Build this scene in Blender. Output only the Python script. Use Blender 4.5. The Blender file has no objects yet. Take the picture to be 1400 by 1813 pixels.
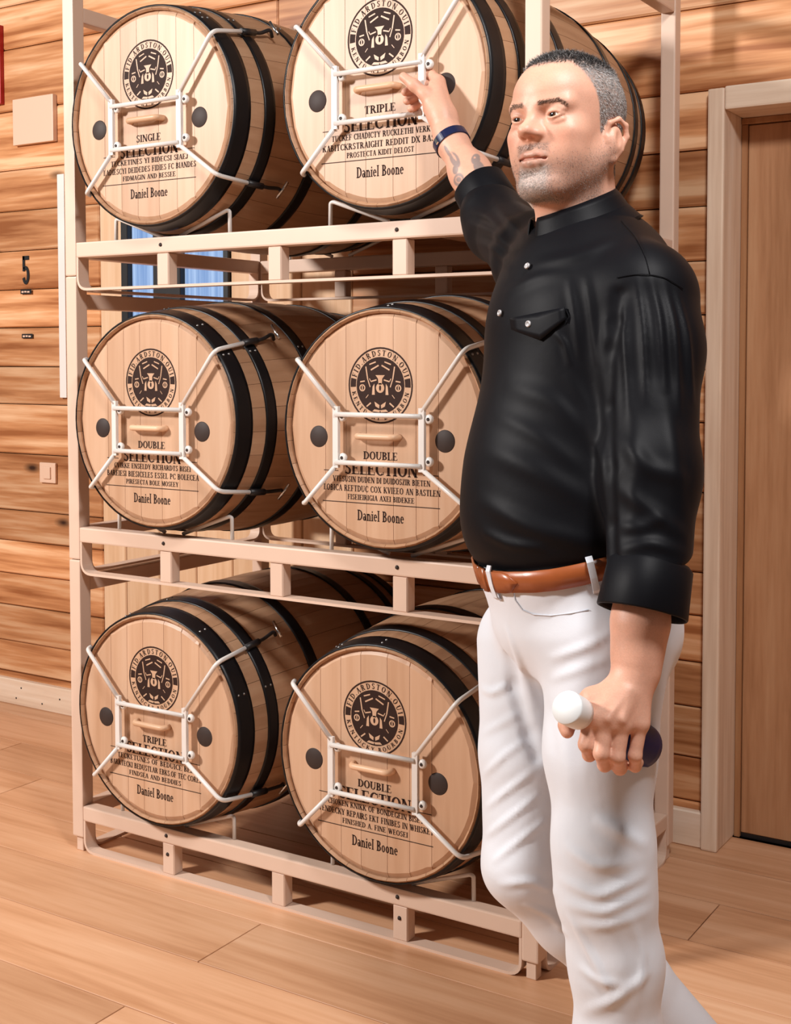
import bpy, bmesh, math, random
import numpy as np
from mathutils import Vector, Matrix

rnd = random.Random(7)
scene = bpy.context.scene
COL = scene.collection

# ------------------------------------------------------------------ camera
IMG_W, IMG_H = 1400, 1813
FPX, PPY = 2267.1, 738.9
CAM = np.array([2.7075, -2.5502, 1.4079])
YAW, PITCH, ROLL = -0.5641, -0.0472, -0.0011
_f = np.array([math.sin(YAW)*math.cos(PITCH), math.cos(YAW)*math.cos(PITCH), math.sin(PITCH)])
_r = np.array([math.cos(YAW), -math.sin(YAW), 0.0]); _u = np.cross(_r, _f)
FW, RT, UP = _f, math.cos(ROLL)*_r + math.sin(ROLL)*_u, -math.sin(ROLL)*_r + math.cos(ROLL)*_u
cam_data = bpy.data.cameras.new('camera')
cam = bpy.data.objects.new('camera', cam_data); COL.objects.link(cam)
cam.matrix_world = Matrix(((RT[0], UP[0], -FW[0], CAM[0]), (RT[1], UP[1], -FW[1], CAM[1]),
                           (RT[2], UP[2], -FW[2], CAM[2]), (0, 0, 0, 1)))
cam_data.sensor_fit = 'HORIZONTAL'; cam_data.sensor_width = 36.0
cam_data.lens = FPX/IMG_W*36.0
cam_data.shift_y = -(IMG_H/2 - PPY)/IMG_W
cam_data.clip_start = 0.05
scene.camera = cam

# ------------------------------------------------------------------ world, lamps, exposure
world = bpy.data.worlds.new('world'); scene.world = world
world.use_nodes = True
world.node_tree.nodes['Background'].inputs[0].default_value = (1.0, 0.97, 0.95, 1)
world.node_tree.nodes['Background'].inputs[1].default_value = 0.095

def area(name, loc, aim, size, power, color):
    d = bpy.data.lights.new(name, 'AREA'); d.shape = 'DISK'; d.size = size
    d.energy = power; d.color = color
    o = bpy.data.objects.new(name, d); COL.objects.link(o); o.location = loc
    o.rotation_euler = (Vector(aim) - Vector(loc)).to_track_quat('-Z', 'Y').to_euler()
    return o
area('ceiling_lamp', (-1.6, -3.3, 3.2), (0.4, 0.1, 1.0), 0.6, 255, (1.0, 0.95, 0.915))
area('ceiling_lamp', (2.7, -1.45, 3.25), (1.95, -0.3, 0.6), 0.5, 66, (1.0, 0.97, 0.96))

scene.view_settings.view_transform = 'Standard'
scene.view_settings.look = 'None'
scene.view_settings.gamma = 1.0
scene.view_settings.use_curve_mapping = False
scene.view_settings.exposure = 0.0

# ------------------------------------------------------------------ helpers
def tag(o, label=None, cat=None, group=None, kind=None):
    if label: o['label'] = label
    if cat: o['category'] = cat
    if group: o['group'] = group
    if kind: o['kind'] = kind
    return o

def mesh_obj(name, me, mat=None, parent=None, loc=None, rot=None, smooth=None):
    o = bpy.data.objects.new(name, me); COL.objects.link(o)
    if mat is not None and not me.materials: me.materials.append(mat)
    if parent is not None: o.parent = parent
    if loc is not None: o.location = loc
    if rot is not None: o.rotation_euler = rot
    if smooth is not None: me.polygons.foreach_set('use_smooth', [smooth]*len(me.polygons))
    return o

def empty(name, loc=(0, 0, 0), rz=0.0):
    o = bpy.data.objects.new(name, None); COL.objects.link(o)
    o.location = loc; o.rotation_euler = (0, 0, rz); o.empty_display_size = 0.1
    return o

def from_bm(bm, name='mesh'):
    me = bpy.data.meshes.new(name); bm.normal_update(); bm.to_mesh(me); bm.free(); return me

def from_py(v, f, name='mesh', smooth=False):
    me = bpy.data.meshes.new(name); me.from_pydata([tuple(map(float, a)) for a in v], [], [tuple(map(int, q)) for q in f]); me.update()
    if smooth: me.polygons.foreach_set('use_smooth', [True]*len(me.polygons))
    return me

def box_mesh(sx, sy, sz, bev=0.0, seg=1, name='box'):
    bm = bmesh.new(); bmesh.ops.create_cube(bm, size=1.0)
    bmesh.ops.scale(bm, vec=(sx, sy, sz), verts=bm.verts)
    if bev > 0:
        bmesh.ops.bevel(bm, geom=list(bm.edges), offset=bev, segments=seg, affect='EDGES', profile=0.6)
    return from_bm(bm, name)

def box(name, x0, x1, y0, y1, z0, z1, mat, parent=None, bev=0.002, seg=1, poff=(0, 0, 0)):
    me = box_mesh(x1-x0, y1-y0, z1-z0, bev, seg, name)
    return mesh_obj(name, me, mat, parent, ((x0+x1)/2-poff[0], (y0+y1)/2-poff[1], (z0+z1)/2-poff[2]))

def round_path(pts, rad, n=6):
    """polyline with filleted corners"""
    pts = [Vector(p) for p in pts]; out = [pts[0]]
    for i in range(1, len(pts)-1):
        a, b, c = pts[i-1], pts[i], pts[i+1]
        d1 = (a-b); d2 = (c-b); r = min(rad, d1.length*0.45, d2.length*0.45)
        p1 = b + d1.normalized()*r; p2 = b + d2.normalized()*r
        for k in range(n+1):
            t = k/n; out.append(p1*(1-t)**2 + b*2*t*(1-t) + p2*t*t)
    out.append(pts[-1]); return out

def sweep(pts, prof, name='sweep', caps=True, smooth=True, up=None):
    """sweep a closed 2d profile along a polyline (parallel transport)"""
    pts = [Vector(p) for p in pts]; n = len(pts); m = len(prof)
    tang = []
    for i in range(n):
        a = pts[max(i-1, 0)]; b = pts[min(i+1, n-1)]; tang.append((b-a).normalized())
    t0 = tang[0]
    ref = Vector(up) if up is not None else (Vector((0, 0, 1)) if abs(t0.z) < 0.9 else Vector((0, 1, 0)))
    nrm = (ref - t0*ref.dot(t0)).normalized()
    v = []; f = []
    for i in range(n):
        if i:
            q = tang[i-1].rotation_difference(tang[i]); nrm = (q @ nrm); nrm = (nrm - tang[i]*nrm.dot(tang[i])).normalized()
        bi = tang[i].cross(nrm)
        for (a, b) in prof:
            v.append(pts[i] + nrm*a + bi*b)
    for i in range(n-1):
        for j in range(m):
            f.append((i*m+j, i*m+(j+1) % m, (i+1)*m+(j+1) % m, (i+1)*m+j))
    if caps:
        f.append(tuple(reversed(range(m)))); f.append(tuple((n-1)*m+j for j in range(m)))
    me = from_py(v, f, name)
    bm = bmesh.new(); bm.from_mesh(me); bmesh.ops.recalc_face_normals(bm, faces=bm.faces); bm.to_mesh(me); bm.free()
    if smooth: me.polygons.foreach_set('use_smooth', [len(p.vertices) == 4 for p in me.polygons])
    return me

def circle_prof(r, n=10):
    return [(r*math.cos(2*math.pi*i/n), r*math.sin(2*math.pi*i/n)) for i in range(n)]

def rect_prof(a, b):
    return [(-a, -b), (a, -b), (a, b), (-a, b)]

def lathe(prof, n=48, name='lathe', smooth=True):
    """revolve (r,y) profile about the Y axis; open profile"""
    v = []; f = []; m = len(prof)
    for i in range(n):
        a = 2*math.pi*i/n
        for r, y in prof: v.append((r*math.cos(a), y, r*math.sin(a)))
    for i in range(n):
        k = (i+1) % n
        for j in range(m-1):
            f.append((i*m+j, i*m+j+1, k*m+j+1, k*m+j))
    me = from_py(v, f, name)
    bm = bmesh.new(); bm.from_mesh(me); bmesh.ops.remove_doubles(bm, verts=bm.verts, dist=1e-6)
    bmesh.ops.recalc_face_normals(bm, faces=bm.faces); bm.to_mesh(me); bm.free()
    if smooth: me.polygons.foreach_set('use_smooth', [True]*len(me.polygons))
    return me

# ------------------------------------------------------------------ materials
def new_mat(name):
    m = bpy.data.materials.new(name); m.use_nodes = True
    nt = m.node_tree; return m, nt, nt.nodes['Principled BSDF']

def plain(name, col, rough=0.5, metal=0.0, spec=0.5, noise=0.0, nscale=40.0, bump=0.0):
    m, nt, b = new_mat(name)
    b.inputs['Roughness'].default_value = rough; b.inputs['Metallic'].default_value = metal
    b.inputs['Specular IOR Level'].default_value = spec
    tc = nt.nodes.new('ShaderNodeTexCoord'); n = nt.nodes.new('ShaderNodeTexNoise')
    n.inputs['Scale'].default_value = nscale; n.inputs['Detail'].default_value = 3
    nt.links.new(tc.outputs['Object'], n.inputs['Vector'])
    mr = nt.nodes.new('ShaderNodeMapRange'); mr.inputs['To Min'].default_value = 1-noise; mr.inputs['To Max'].default_value = 1+noise
    nt.links.new(n.outputs['Fac'], mr.inputs['Value'])
    mx = nt.nodes.new('ShaderNodeVectorMath'); mx.operation = 'SCALE'; mx.inputs[0].default_value = col[:3]
    nt.links.new(mr.outputs[0], mx.inputs['Scale']); nt.links.new(mx.outputs[0], b.inputs['Base Color'])
    if bump:
        bp = nt.nodes.new('ShaderNodeBump'); bp.inputs['Strength'].default_value = bump; bp.inputs['Distance'].default_value = 0.002
        nt.links.new(n.outputs['Fac'], bp.inputs['Height']); nt.links.new(bp.outputs[0], b.inputs['Normal'])
    return m

def wood(name, dark, mid, light, axis='X', grain=60.0, stretch=14.0, rough=0.5, knots=0.0, var=0.12, spec=0.35, bump=0.15,
         knot_col=(0.05, 0.018, 0.008), figure=2.2, contrast=1.0):
    """procedural wood, grain along one object axis; each object gets its own offset and tone"""
    m, nt, b = new_mat(name); N = nt.nodes; L = nt.links
    tc = N.new('ShaderNodeTexCoord'); oi = N.new('ShaderNodeObjectInfo')
    off = N.new('ShaderNodeVectorMath'); off.operation = 'SCALE'; off.inputs[0].default_value = (37.0, 53.0, 71.0)
    L.new(oi.outputs['Random'], off.inputs['Scale'])
    add = N.new('ShaderNodeVectorMath'); add.operation = 'ADD'
    L.new(tc.outputs['Object'], add.inputs[0]); L.new(off.outputs[0], add.inputs[1])
    def mapped(s_along, s_across):
        mp = N.new('ShaderNodeMapping'); sc = {'X': (s_along, s_across, s_across), 'Y': (s_across, s_along, s_across), 'Z': (s_across, s_across, s_along)}[axis]
        mp.inputs['Scale'].default_value = sc; L.new(add.outputs[0], mp.inputs['Vector']); return mp
    mp1 = mapped(figure/stretch*6, figure*6)
    n1 = N.new('ShaderNodeTexNoise'); n1.inputs['Scale'].default_value = 1.0; n1.inputs['Detail'].default_value = 5; n1.inputs['Distortion'].default_value = 0.9
    L.new(mp1.outputs[0], n1.inputs['Vector'])
    mp2 = mapped(grain/stretch, grain)
    n2 = N.new('ShaderNodeTexNoise'); n2.inputs['Scale'].default_value = 1.5; n2.inputs['Detail'].default_value = 4
    L.new(mp2.outputs[0], n2.inputs['Vector'])
    mixf = N.new('ShaderNodeMath'); mixf.operation = 'MULTIPLY_ADD'; mixf.inputs[1].default_value = 0.45
    L.new(n2.outputs['Fac'], mixf.inputs[0]);
    h = N.new('ShaderNodeMath'); h.operation = 'MULTIPLY_ADD'; h.inputs[1].default_value = 0.75; h.inputs[2].default_value = -0.1
    L.new(n1.outputs['Fac'], h.inputs[0]); L.new(h.outputs[0], mixf.inputs[2])
    cr = N.new('ShaderNodeValToRGB'); e = cr.color_ramp.elements
    w = 0.2/contrast
    e[0].position = 0.5-w; e[0].color = (*dark, 1); e[1].position = 0.5+w; e[1].color = (*light, 1)
    k = e.new(0.5); k.color = (*mid, 1)
    L.new(mixf.outputs[0], cr.inputs[0])
    out = cr.outputs['Color']
    if knots > 0:
        mpk = mapped(2.3, 5.5)
        vo = N.new('ShaderNodeTexVoronoi'); vo.inputs['Scale'].default_value = 1.0; vo.inputs['Randomness'].default_value = 1.0
        L.new(mpk.outputs[0], vo.inputs['Vector'])
        kr = N.new('ShaderNodeValToRGB'); ke = kr.color_ramp.elements
        ke[0].position = 0.03; ke[0].color = (1, 1, 1, 1); ke[1].position = 0.13; ke[1].color = (0, 0, 0, 1)
        L.new(vo.outputs['Distance'], kr.inputs[0])
        sel = N.new('ShaderNodeMath'); sel.operation = 'LESS_THAN'; sel.inputs[1].default_value = knots
        sx = N.new('ShaderNodeSeparateColor'); L.new(vo.outputs['Color'], sx.inputs[0]); L.new(sx.outputs[0], sel.inputs[0])
        mu = N.new('ShaderNodeMath'); mu.operation = 'MULTIPLY'; L.new(kr.outputs[0], mu.inputs[0]); L.new(sel.outputs[0], mu.inputs[1])
        mk = N.new('ShaderNodeMix'); mk.data_type = 'RGBA'; mk.inputs['B'].default_value = (*knot_col, 1)
        L.new(mu.outputs[0], mk.inputs['Factor']); L.new(out, mk.inputs['A']); out = mk.outputs['Result']
    mr = N.new('ShaderNodeMapRange'); mr.inputs['To Min'].default_value = 1-var; mr.inputs['To Max'].default_value = 1+var
    L.new(oi.outputs['Random'], mr.inputs['Value'])
    sc = N.new('ShaderNodeVectorMath'); sc.operation = 'SCALE'; L.new(out, sc.inputs[0]); L.new(mr.outputs[0], sc.inputs['Scale'])
    L.new(sc.outputs[0], b.inputs['Base Color'])
    b.inputs['Roughness'].default_value = rough; b.inputs['Specular IOR Level'].default_value = spec
    if bump:
        bp = N.new('ShaderNodeBump'); bp.inputs['Strength'].default_value = bump; bp.inputs['Distance'].default_value = 0.002
        L.new(mixf.outputs[0], bp.inputs['Height']); L.new(bp.outputs[0], b.inputs['Normal'])
    return m

M = {}
M['wall'] = wood('cedar_siding', (0.33, 0.115, 0.038), (0.59, 0.27, 0.115), (0.80, 0.49, 0.28), 'X', 30, 16, 0.42, knots=0.7, var=0.22, contrast=1.35, figure=2.0)
M['floor'] = wood('floor_boards', (0.46, 0.215, 0.10), (0.635, 0.345, 0.19), (0.74, 0.45, 0.275), 'X', 34, 16, 0.42, knots=0.05, var=0.10, spec=0.4, figure=1.3, contrast=0.8, bump=0.05)
M['pine'] = wood('pale_pine', (0.66, 0.47, 0.335), (0.79, 0.61, 0.46), (0.86, 0.71, 0.58), 'Z', 40, 18, 0.5, knots=0.22, var=0.05, knot_col=(0.25, 0.11, 0.05))
M['pine_x'] = wood('pale_pine_rail', (0.66, 0.47, 0.335), (0.79, 0.61, 0.46), (0.86, 0.71, 0.58), 'X', 40, 18, 0.5, knots=0.22, var=0.05, knot_col=(0.25, 0.11, 0.05))
M['panel'] = wood('pale_panelling', (0.60, 0.36, 0.20), (0.70, 0.46, 0.28), (0.76, 0.54, 0.36), 'Z', 40, 20, 0.5, var=0.05)
M['door'] = wood('oak_door', (0.36, 0.17, 0.078), (0.47, 0.24, 0.12), (0.54, 0.30, 0.16), 'Z', 55, 14, 0.42, var=0.03, figure=1.6, contrast=1.0)
M['jamb'] = wood('brown_jamb', (0.30, 0.13, 0.055), (0.38, 0.18, 0.08), (0.44, 0.23, 0.11), 'Z', 55, 14, 0.45, var=0.05)
M['head'] = wood('barrel_head_oak', (0.475, 0.272, 0.158), (0.57, 0.355, 0.226), (0.63, 0.42, 0.285), 'Z', 30, 15, 0.42, var=0.07, figure=1.5, contrast=0.8, bump=0.08)
M['stave'] = wood('stave_oak', (0.32, 0.165, 0.085), (0.43, 0.24, 0.135), (0.51, 0.31, 0.185), 'Y', 34, 14, 0.5, var=0.07, figure=1.4, contrast=0.8)
M['hoop'] = plain('black_hoop_steel', (0.007, 0.0065, 0.0075), 0.38, 0.0, 0.32, 0.2, 30)
M['rivet'] = plain('rivet_steel', (0.30, 0.29, 0.28), 0.35, 0.8)
M['rack'] = plain('cream_rack_paint', (0.70, 0.51, 0.395), 0.42, 0.0, 0.45, 0.05, 9)
M['rod'] = plain('white_rod_paint', (0.74, 0.70, 0.66), 0.32, 0.0, 0.5, 0.04, 30)
M['ink'] = plain('branding_ink', (0.030, 0.013, 0.009), 0.7, 0, 0.2, 0.25, 120)
M['plug'] = plain('dark_plug', (0.040, 0.026, 0.022), 0.6, 0, 0.3, 0.15, 60)
M['handle'] = wood('handle_wood', (0.58, 0.33, 0.18), (0.68, 0.43, 0.27), (0.74, 0.51, 0.34), 'X', 40, 10, 0.4)
M['black'] = plain('black_plastic', (0.012, 0.011, 0.012), 0.45, 0, 0.5)
M['chrome'] = plain('bright_steel', (0.75, 0.74, 0.72), 0.22, 1.0)
M['red'] = plain('red_sign', (0.42, 0.004, 0.006), 0.4, 0, 0.5)
M['white'] = plain('white_plastic', (0.80, 0.76, 0.72), 0.4)
M['beige'] = plain('beige_plastic', (0.76, 0.52, 0.38), 0.45)

# ------------------------------------------------------------------ room
WALL_Y = 0.985
wall = mesh_obj('wall_back', box_mesh(9.0, 0.06, 3.4, 0, name='wall_back'), plain('wall_core', (0.05, 0.02, 0.01), 0.8), None, (0.6, WALL_Y+0.23, 1.7))
tag(wall, kind='structure')
WX0, WX1 = -3.9, 5.1
zs = [0.0, 0.125, 0.252, 0.40, 0.53, 0.665, 0.79, 1.02, 1.22, 1.37, 1.526, 1.678, 1.832, 1.99, 2.153, 2.385, 2.63, 2.80, 3.0, 3.2, 3.4]
PANEL = (-0.86, 0.30, 2.13)      # pale vertical panelling behind the rack
DOOR_X0, DOOR_X1, DOOR_Z = 1.519, 2.62, 2.150     # outside of the casing
def wall_plank(x0, x1, z0, z1):
    if x1-x0 < 0.02: return
    dy = rnd.uniform(-0.002, 0.004)
    me = box_mesh(x1-x0-0.002, 0.045, z1-z0-0.0035, 0.005, 1, 'plank')
    mesh_obj('plank', me, M['wall'], wall, (x0/2+x1/2-0.6, (WALL_Y+0.0225+dy)-(WALL_Y+0.23), (z0+z1)/2-1.7))
for i in range(len(zs)-1):
    z0, z1 = zs[i], zs[i+1]
    segs = []
    if z1 <= 2.2: segs = [(WX0, PANEL[0]), (PANEL[1], DOOR_X0), (DOOR_X1, WX1)]
    elif z0 < DOOR_Z-0.02: segs = [(WX0, DOOR_X0), (DOOR_X1, WX1)]
    else: segs = [(WX0, WX1)]
    for a, b in segs:
        cuts = [a]
        x = a + rnd.uniform(0.9, 2.6)
        while x < b-0.5:
            if not (-1.5 < x < -1.0): cuts.append(x)
            x += rnd.uniform(1.6, 3.0)
        cuts.append(b)
        for k in range(len(cuts)-1): wall_plank(cuts[k], cuts[k+1], z0, z1)
# pale vertical boards with the little window
x = PANEL[0]; pj = [-0.86, -0.74, -0.22, -0.06, 0.09, 0.30]
WIN = (-0.74, -0.22, 1.18, 2.0)
for a, b in zip(pj[:-1], pj[1:]):
    if a == -0.74:
        rows = [(0.0, WIN[2]), (WIN[3], 2.153)]
        cols = [(-0.74, -0.57), (-0.57, -0.39), (-0.39, -0.22)]
    else:
        rows = [(0.0, 2.153)]; cols = [(a, b)]
    for (c, d) in cols:
        for (e, g) in rows:
            me = box_mesh(d-c-0.003, 0.04, g-e-0.003, 0.004, 1, 'panel_board')
            mesh_obj('panel_board', me, M['panel'], wall, ((c+d)/2-0.6, (WALL_Y+0.02)-(WALL_Y+0.23), (e+g)/2-1.7))
win = tag(empty('window_1', ((WIN[0]+WIN[1])/2, WALL_Y, WIN[2])), kind='structure')
wo = (win.location.x, WALL_Y, WIN[2])
def wbox(n, x0, x1, y0, y1, z0, z1, m): return box(n, x0, x1, y0, y1, z0, z1, m, win, 0.002, 1, wo)
wbox('stile', WIN[0]+0.001, -0.705, WALL_Y-0.012, WALL_Y+0.035, WIN[2], WIN[3], M['black'])
wbox('stile', -0.245, WIN[1]-0.001, WALL_Y-0.012, WALL_Y+0.035, WIN[2], WIN[3], M['black'])
wbox('mullion', -0.578, -0.445, WALL_Y-0.012, WALL_Y+0.035, WIN[2]+0.035, WIN[3]-0.035, M['black'])
wbox('rail', -0.704, -0.246, WALL_Y-0.012, WALL_Y+0.035, WIN[2], WIN[2]+0.034, M['black'])
wbox('rail', -0.704, -0.246, WALL_Y-0.012, WALL_Y+0.035, WIN[3]-0.034, WIN[3], M['black'])
gm, nt, b = new_mat('daylit_blue_pane')
b.inputs['Base Color'].default_value = (0.10, 0.16, 0.26, 1); b.inputs['Roughness'].default_value = 0.15
tc = nt.nodes.new('ShaderNodeTexCoord'); mp = nt.nodes.new('ShaderNodeMapping'); mp.inputs['Scale'].default_value = (60, 1, 1.5)
nz = nt.nodes.new('ShaderNodeTexNoise'); nz.inputs['Scale'].default_value = 0.8
cr = nt.nodes.new('ShaderNodeValToRGB'); cr.color_ramp.elements[0].color = (0.10, 0.22, 0.52, 1); cr.color_ramp.elements[1].color = (0.42, 0.58, 0.86, 1)
cr.color_ramp.elements[0].position = 0.35; cr.color_ramp.elements[1].position = 0.65
nt.links.new(tc.outputs['Object'], mp.inputs[0]); nt.links.new(mp.outputs[0], nz.inputs['Vector']); nt.links.new(nz.outputs['Fac'], cr.inputs[0])
nt.links.new(cr.outputs[0], b.inputs['Emission Color']); b.inputs['Emission Strength'].default_value = 0.75
wbox('pane', -0.705, -0.578, WALL_Y+0.012, WALL_Y+0.018, WIN[2]+0.034, WIN[3]-0.034, gm)
wbox('pane', -0.445, -0.245, WALL_Y+0.012, WALL_Y+0.018, WIN[2]+0.034, WIN[3]-0.034, gm)

# floor boards
floor = mesh_obj('floor', box_mesh(10.0, 7.2, 0.04, 0, name='floor'), plain('floor_core', (0.03, 0.014, 0.007), 0.8), None, (0.6, -2.4, -0.034))
tag(floor, kind='structure')
pw = 0.2385; ylist = [-0.090 + pw*k for k in range(-22, 7)]
for i in range(len(ylist)-1):
    y0, y1 = ylist[i], min(ylist[i+1], 1.13)
    if y0 > 1.1: break
    if abs(y0-(-0.090-pw)) < 1e-6: cuts = [-4.4, -1.6, 0.755, 3.1, 5.6]
    elif abs(y0-(-0.090-3*pw)) < 1e-6: cuts = [-4.4, -1.9, 0.757, 3.3, 5.6]
    elif abs(y0-(-0.090)) < 1e-6: cuts = [-4.4, -0.6, 2.6, 5.6]
    else:
        c0 = rnd.uniform(-1.2, 2.4)
        if -0.6 < y0 < 0.2: c0 = -0.55 if rnd.random() < 0.5 else 2.3
        cuts = [-4.4, c0-2.6 if c0-2.6 > -4.2 else -4.1, c0, c0+2.7 if c0+2.7 < 5.4 else 5.3, 5.6]
    for a, b_ in zip(cuts[:-1], cuts[1:]):
        me = box_mesh(b_-a-0.003, y1-y0-0.0036, 0.014, 0.0006, 1, 'plank')
        mesh_obj('plank', me, M['floor'], floor, ((a+b_)/2-0.6, (y0+y1)/2+2.4, -0.007+0.034))

# baseboards
bb = box('baseboard_back', WX0, PANEL[0]+0.9, WALL_Y-0.026, WALL_Y, 0.0, 0.104, M['pine_x'], None, 0.004); tag(bb, kind='structure')
bb = box('baseboard_right', PANEL[0]+0.902, DOOR_X0-0.001, WALL_Y-0.026, WALL_Y, 0.0, 0.104, M['pine_x'], None, 0.004); tag(bb, kind='structure')
# nails of the baseboard
for bx, bz in ((-1.33, 0.03), (-1.30, 0.075), (-1.08, 0.06), (-1.18, 0.028)):
    o = mesh_obj('nail_head', lathe([(0.0, -0.001), (0.0035, -0.001), (0.004, 0.002)], 8), M['black'], bpy.data.objects['baseboard_back'],
                 (bx-(WX0+PANEL[0]+0.9)/2, -0.0132, bz-0.052))

# door: casing, jamb, recessed leaf
dr = tag(empty('door_1', (DOOR_X0, WALL_Y, 0)), kind='structure'); do = (DOOR_X0, WALL_Y, 0)
CW = 0.048; JY1 = WALL_Y+0.15; CY0 = WALL_Y-0.034
box('casing', DOOR_X0, DOOR_X0+CW, CY0, JY1, 0.0, DOOR_Z, M['pine'], dr, 0.006, 2, do)
box('casing', DOOR_X1-CW, DOOR_X1, CY0, JY1, 0.0, DOOR_Z, M['pine'], dr, 0.006, 2, do)
box('header', DOOR_X0+CW+0.0005, DOOR_X1-CW-0.0005, CY0-0.002, JY1, DOOR_Z-0.062, DOOR_Z+0.003, M['pine_x'], dr, 0.006, 2, do)
JX0, JX1, JZ = DOOR_X0+CW, DOOR_X1-CW, DOOR_Z-0.062
wall_hole_y = WALL_Y+0.045
box('jamb', JX0+0.0005, JX0+0.018, JY1-0.03, JY1-0.0005, 0, JZ-0.018, M['jamb'], dr, 0.002, 1, do)
box('jamb', JX1-0.018, JX1-0.0005, JY1-0.03, JY1-0.0005, 0, JZ-0.018, M['jamb'], dr, 0.002, 1, do)
box('jamb', JX0+0.0005, JX1-0.0005, JY1-0.034, JY1-0.0005, JZ-0.018, JZ-0.0005, M['jamb'], dr, 0.002, 1, do)
leaf = box('door_leaf', JX0+0.019, JX1-0.019, JY1-0.022, JY1-0.001, 0.014, JZ-0.02, M['door'], dr, 0.002, 1, do)
# shallow sunk panel lines of the leaf
for z0, z1 in ((0.16, 1.02), (1.16, JZ-0.16)):
    for nm, (xa, xb, za, zb) in {'moulding_a': (JX0+0.17, JX0+0.182, z0, z1), 'moulding_b': (JX1-0.182, JX1-0.17, z0, z1),
                                 'moulding_c': (JX0+0.182, JX1-0.182, z0, z0+0.012), 'moulding_d': (JX0+0.182, JX1-0.182, z1-0.012, z1)}.items():
        o = box('moulding', xa, xb, JY1-0.0265, JY1-0.0215, za, zb, M['door'], leaf, 0.0015, 1, (do[0]+leaf.location.x, do[1]+leaf.location.y, leaf.location.z))
box('threshold_gap', JX0+0.019, JX1-0.019, JY1-0.02, JY1-0.004, 0.0005, 0.0138, M['black'], dr, 0.0, 1, do)

# ---- small things on the back wall
def wallthing(name, x0, x1, z0, z1, th, mat, label, cat, bev=0.002):
    o = box(name, x0, x1, WALL_Y-th-0.001, WALL_Y-0.001, z0, z1, mat, None, bev, 2)
    return tag(o, label, cat)
wallthing('cover_plate', -1.304, -1.078, 2.244, 2.424, 0.022, M['beige'], 'square beige blank cover plate high on the cedar wall', 'plate', 0.003)
rs = wallthing('wall_sign', -1.86, -1.374, 2.417, 2.727, 0.02, M['red'], 'red panel sign at the far left on the cedar wall', 'sign')
wallthing('conduit', -1.071, -1.034, 1.25, 2.115, 0.012, M['white'], 'narrow white vertical strip on the wall beside the rack post', 'trim')
sw = empty('light_switch', (-1.147, WALL_Y-0.001, 0.914)); tag(sw, 'beige rocker light switch on the cedar wall below the number five', 'switch')
box('switch_plate', -1.192, -1.103, WALL_Y-0.012, WALL_Y-0.001, 0.912, 0.992, M['beige'], sw, 0.003, 2, tuple(sw.location))
box('rocker', -1.168, -1.127, WALL_Y-0.018, WALL_Y-0.0115, 0.928, 0.976, M['beige'], sw, 0.003, 2, tuple(sw.location))

# ------------------------------------------------------------------ rack units (three stacked)
RW, RP, RD = 1.4716, 0.7962, 0.864
RH, RJ, PS = 0.134, 0.0414, 0.042          # rail top, post bottom, tube size (above the unit's base)
BX = (0.3639, 1.0851)                       # barrel centres along the rack
BZ, BYF = 0.443, -0.0466                    # barrel centre above the base, front of the chime
STUBS = (0.3406, 0.7140, 1.0828)
LEVEL_WORD = ('bottom', 'middle', 'top')

post_me = box_mesh(PS, PS, RP-0.0015, 0.0045, 2, 'post'); post_me.materials.append(M['rack'])
rail_me = box_mesh(RW-2*PS, PS, PS, 0.0045, 2, 'rail'); rail_me.materials.append(M['rack'])
side_me = box_mesh(PS-0.004, RD-2*PS, PS, 0.0045, 2, 'side_rail'); side_me.materials.append(M['rack'])
stub_me = box_mesh(PS, PS-0.006, RH-PS-0.006, 0.003, 1, 'upright'); stub_me.materials.append(M['rack'])
def u_strap(length, th=0.007, wid=0.038, h=RH-PS*0.6):
    pts = round_path([(-length/2, 0, h), (-length/2, 0, th/2), (length/2, 0, th/2), (length/2, 0, h)], 0.035, 6)
    return sweep(pts, rect_prof(th/2, wid/2), 'strap', True, False, up=(1, 0, 0))
strap_me = u_strap(RW-2*PS-0.0075); strap_me.materials.append(M['rack'])
sstrap_me = u_strap(RD-2*PS-0.01); sstrap_me.materials.append(M['rack'])
bolt_me = lathe([(0.0, -0.0035), (0.004, -0.003), (0.0055, 0.0), (0.0055, 0.002)], 10); bolt_me.materials.append(M['plug'])
def saddle(sgn):
    pts = round_path([(sgn*0.032, 0, 0.003), (sgn*0.192, 0, 0.060), (sgn*0.201, 0, 0.058), (sgn*0.202, 0, 0.0)], 0.014, 5)
    return sweep(pts, circle_prof(0.0052, 8), 'saddle_rod')
sad = {s: saddle(s) for s in (-1, 1)}
for s in sad.values(): s.materials.append(M['rod'])

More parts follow.
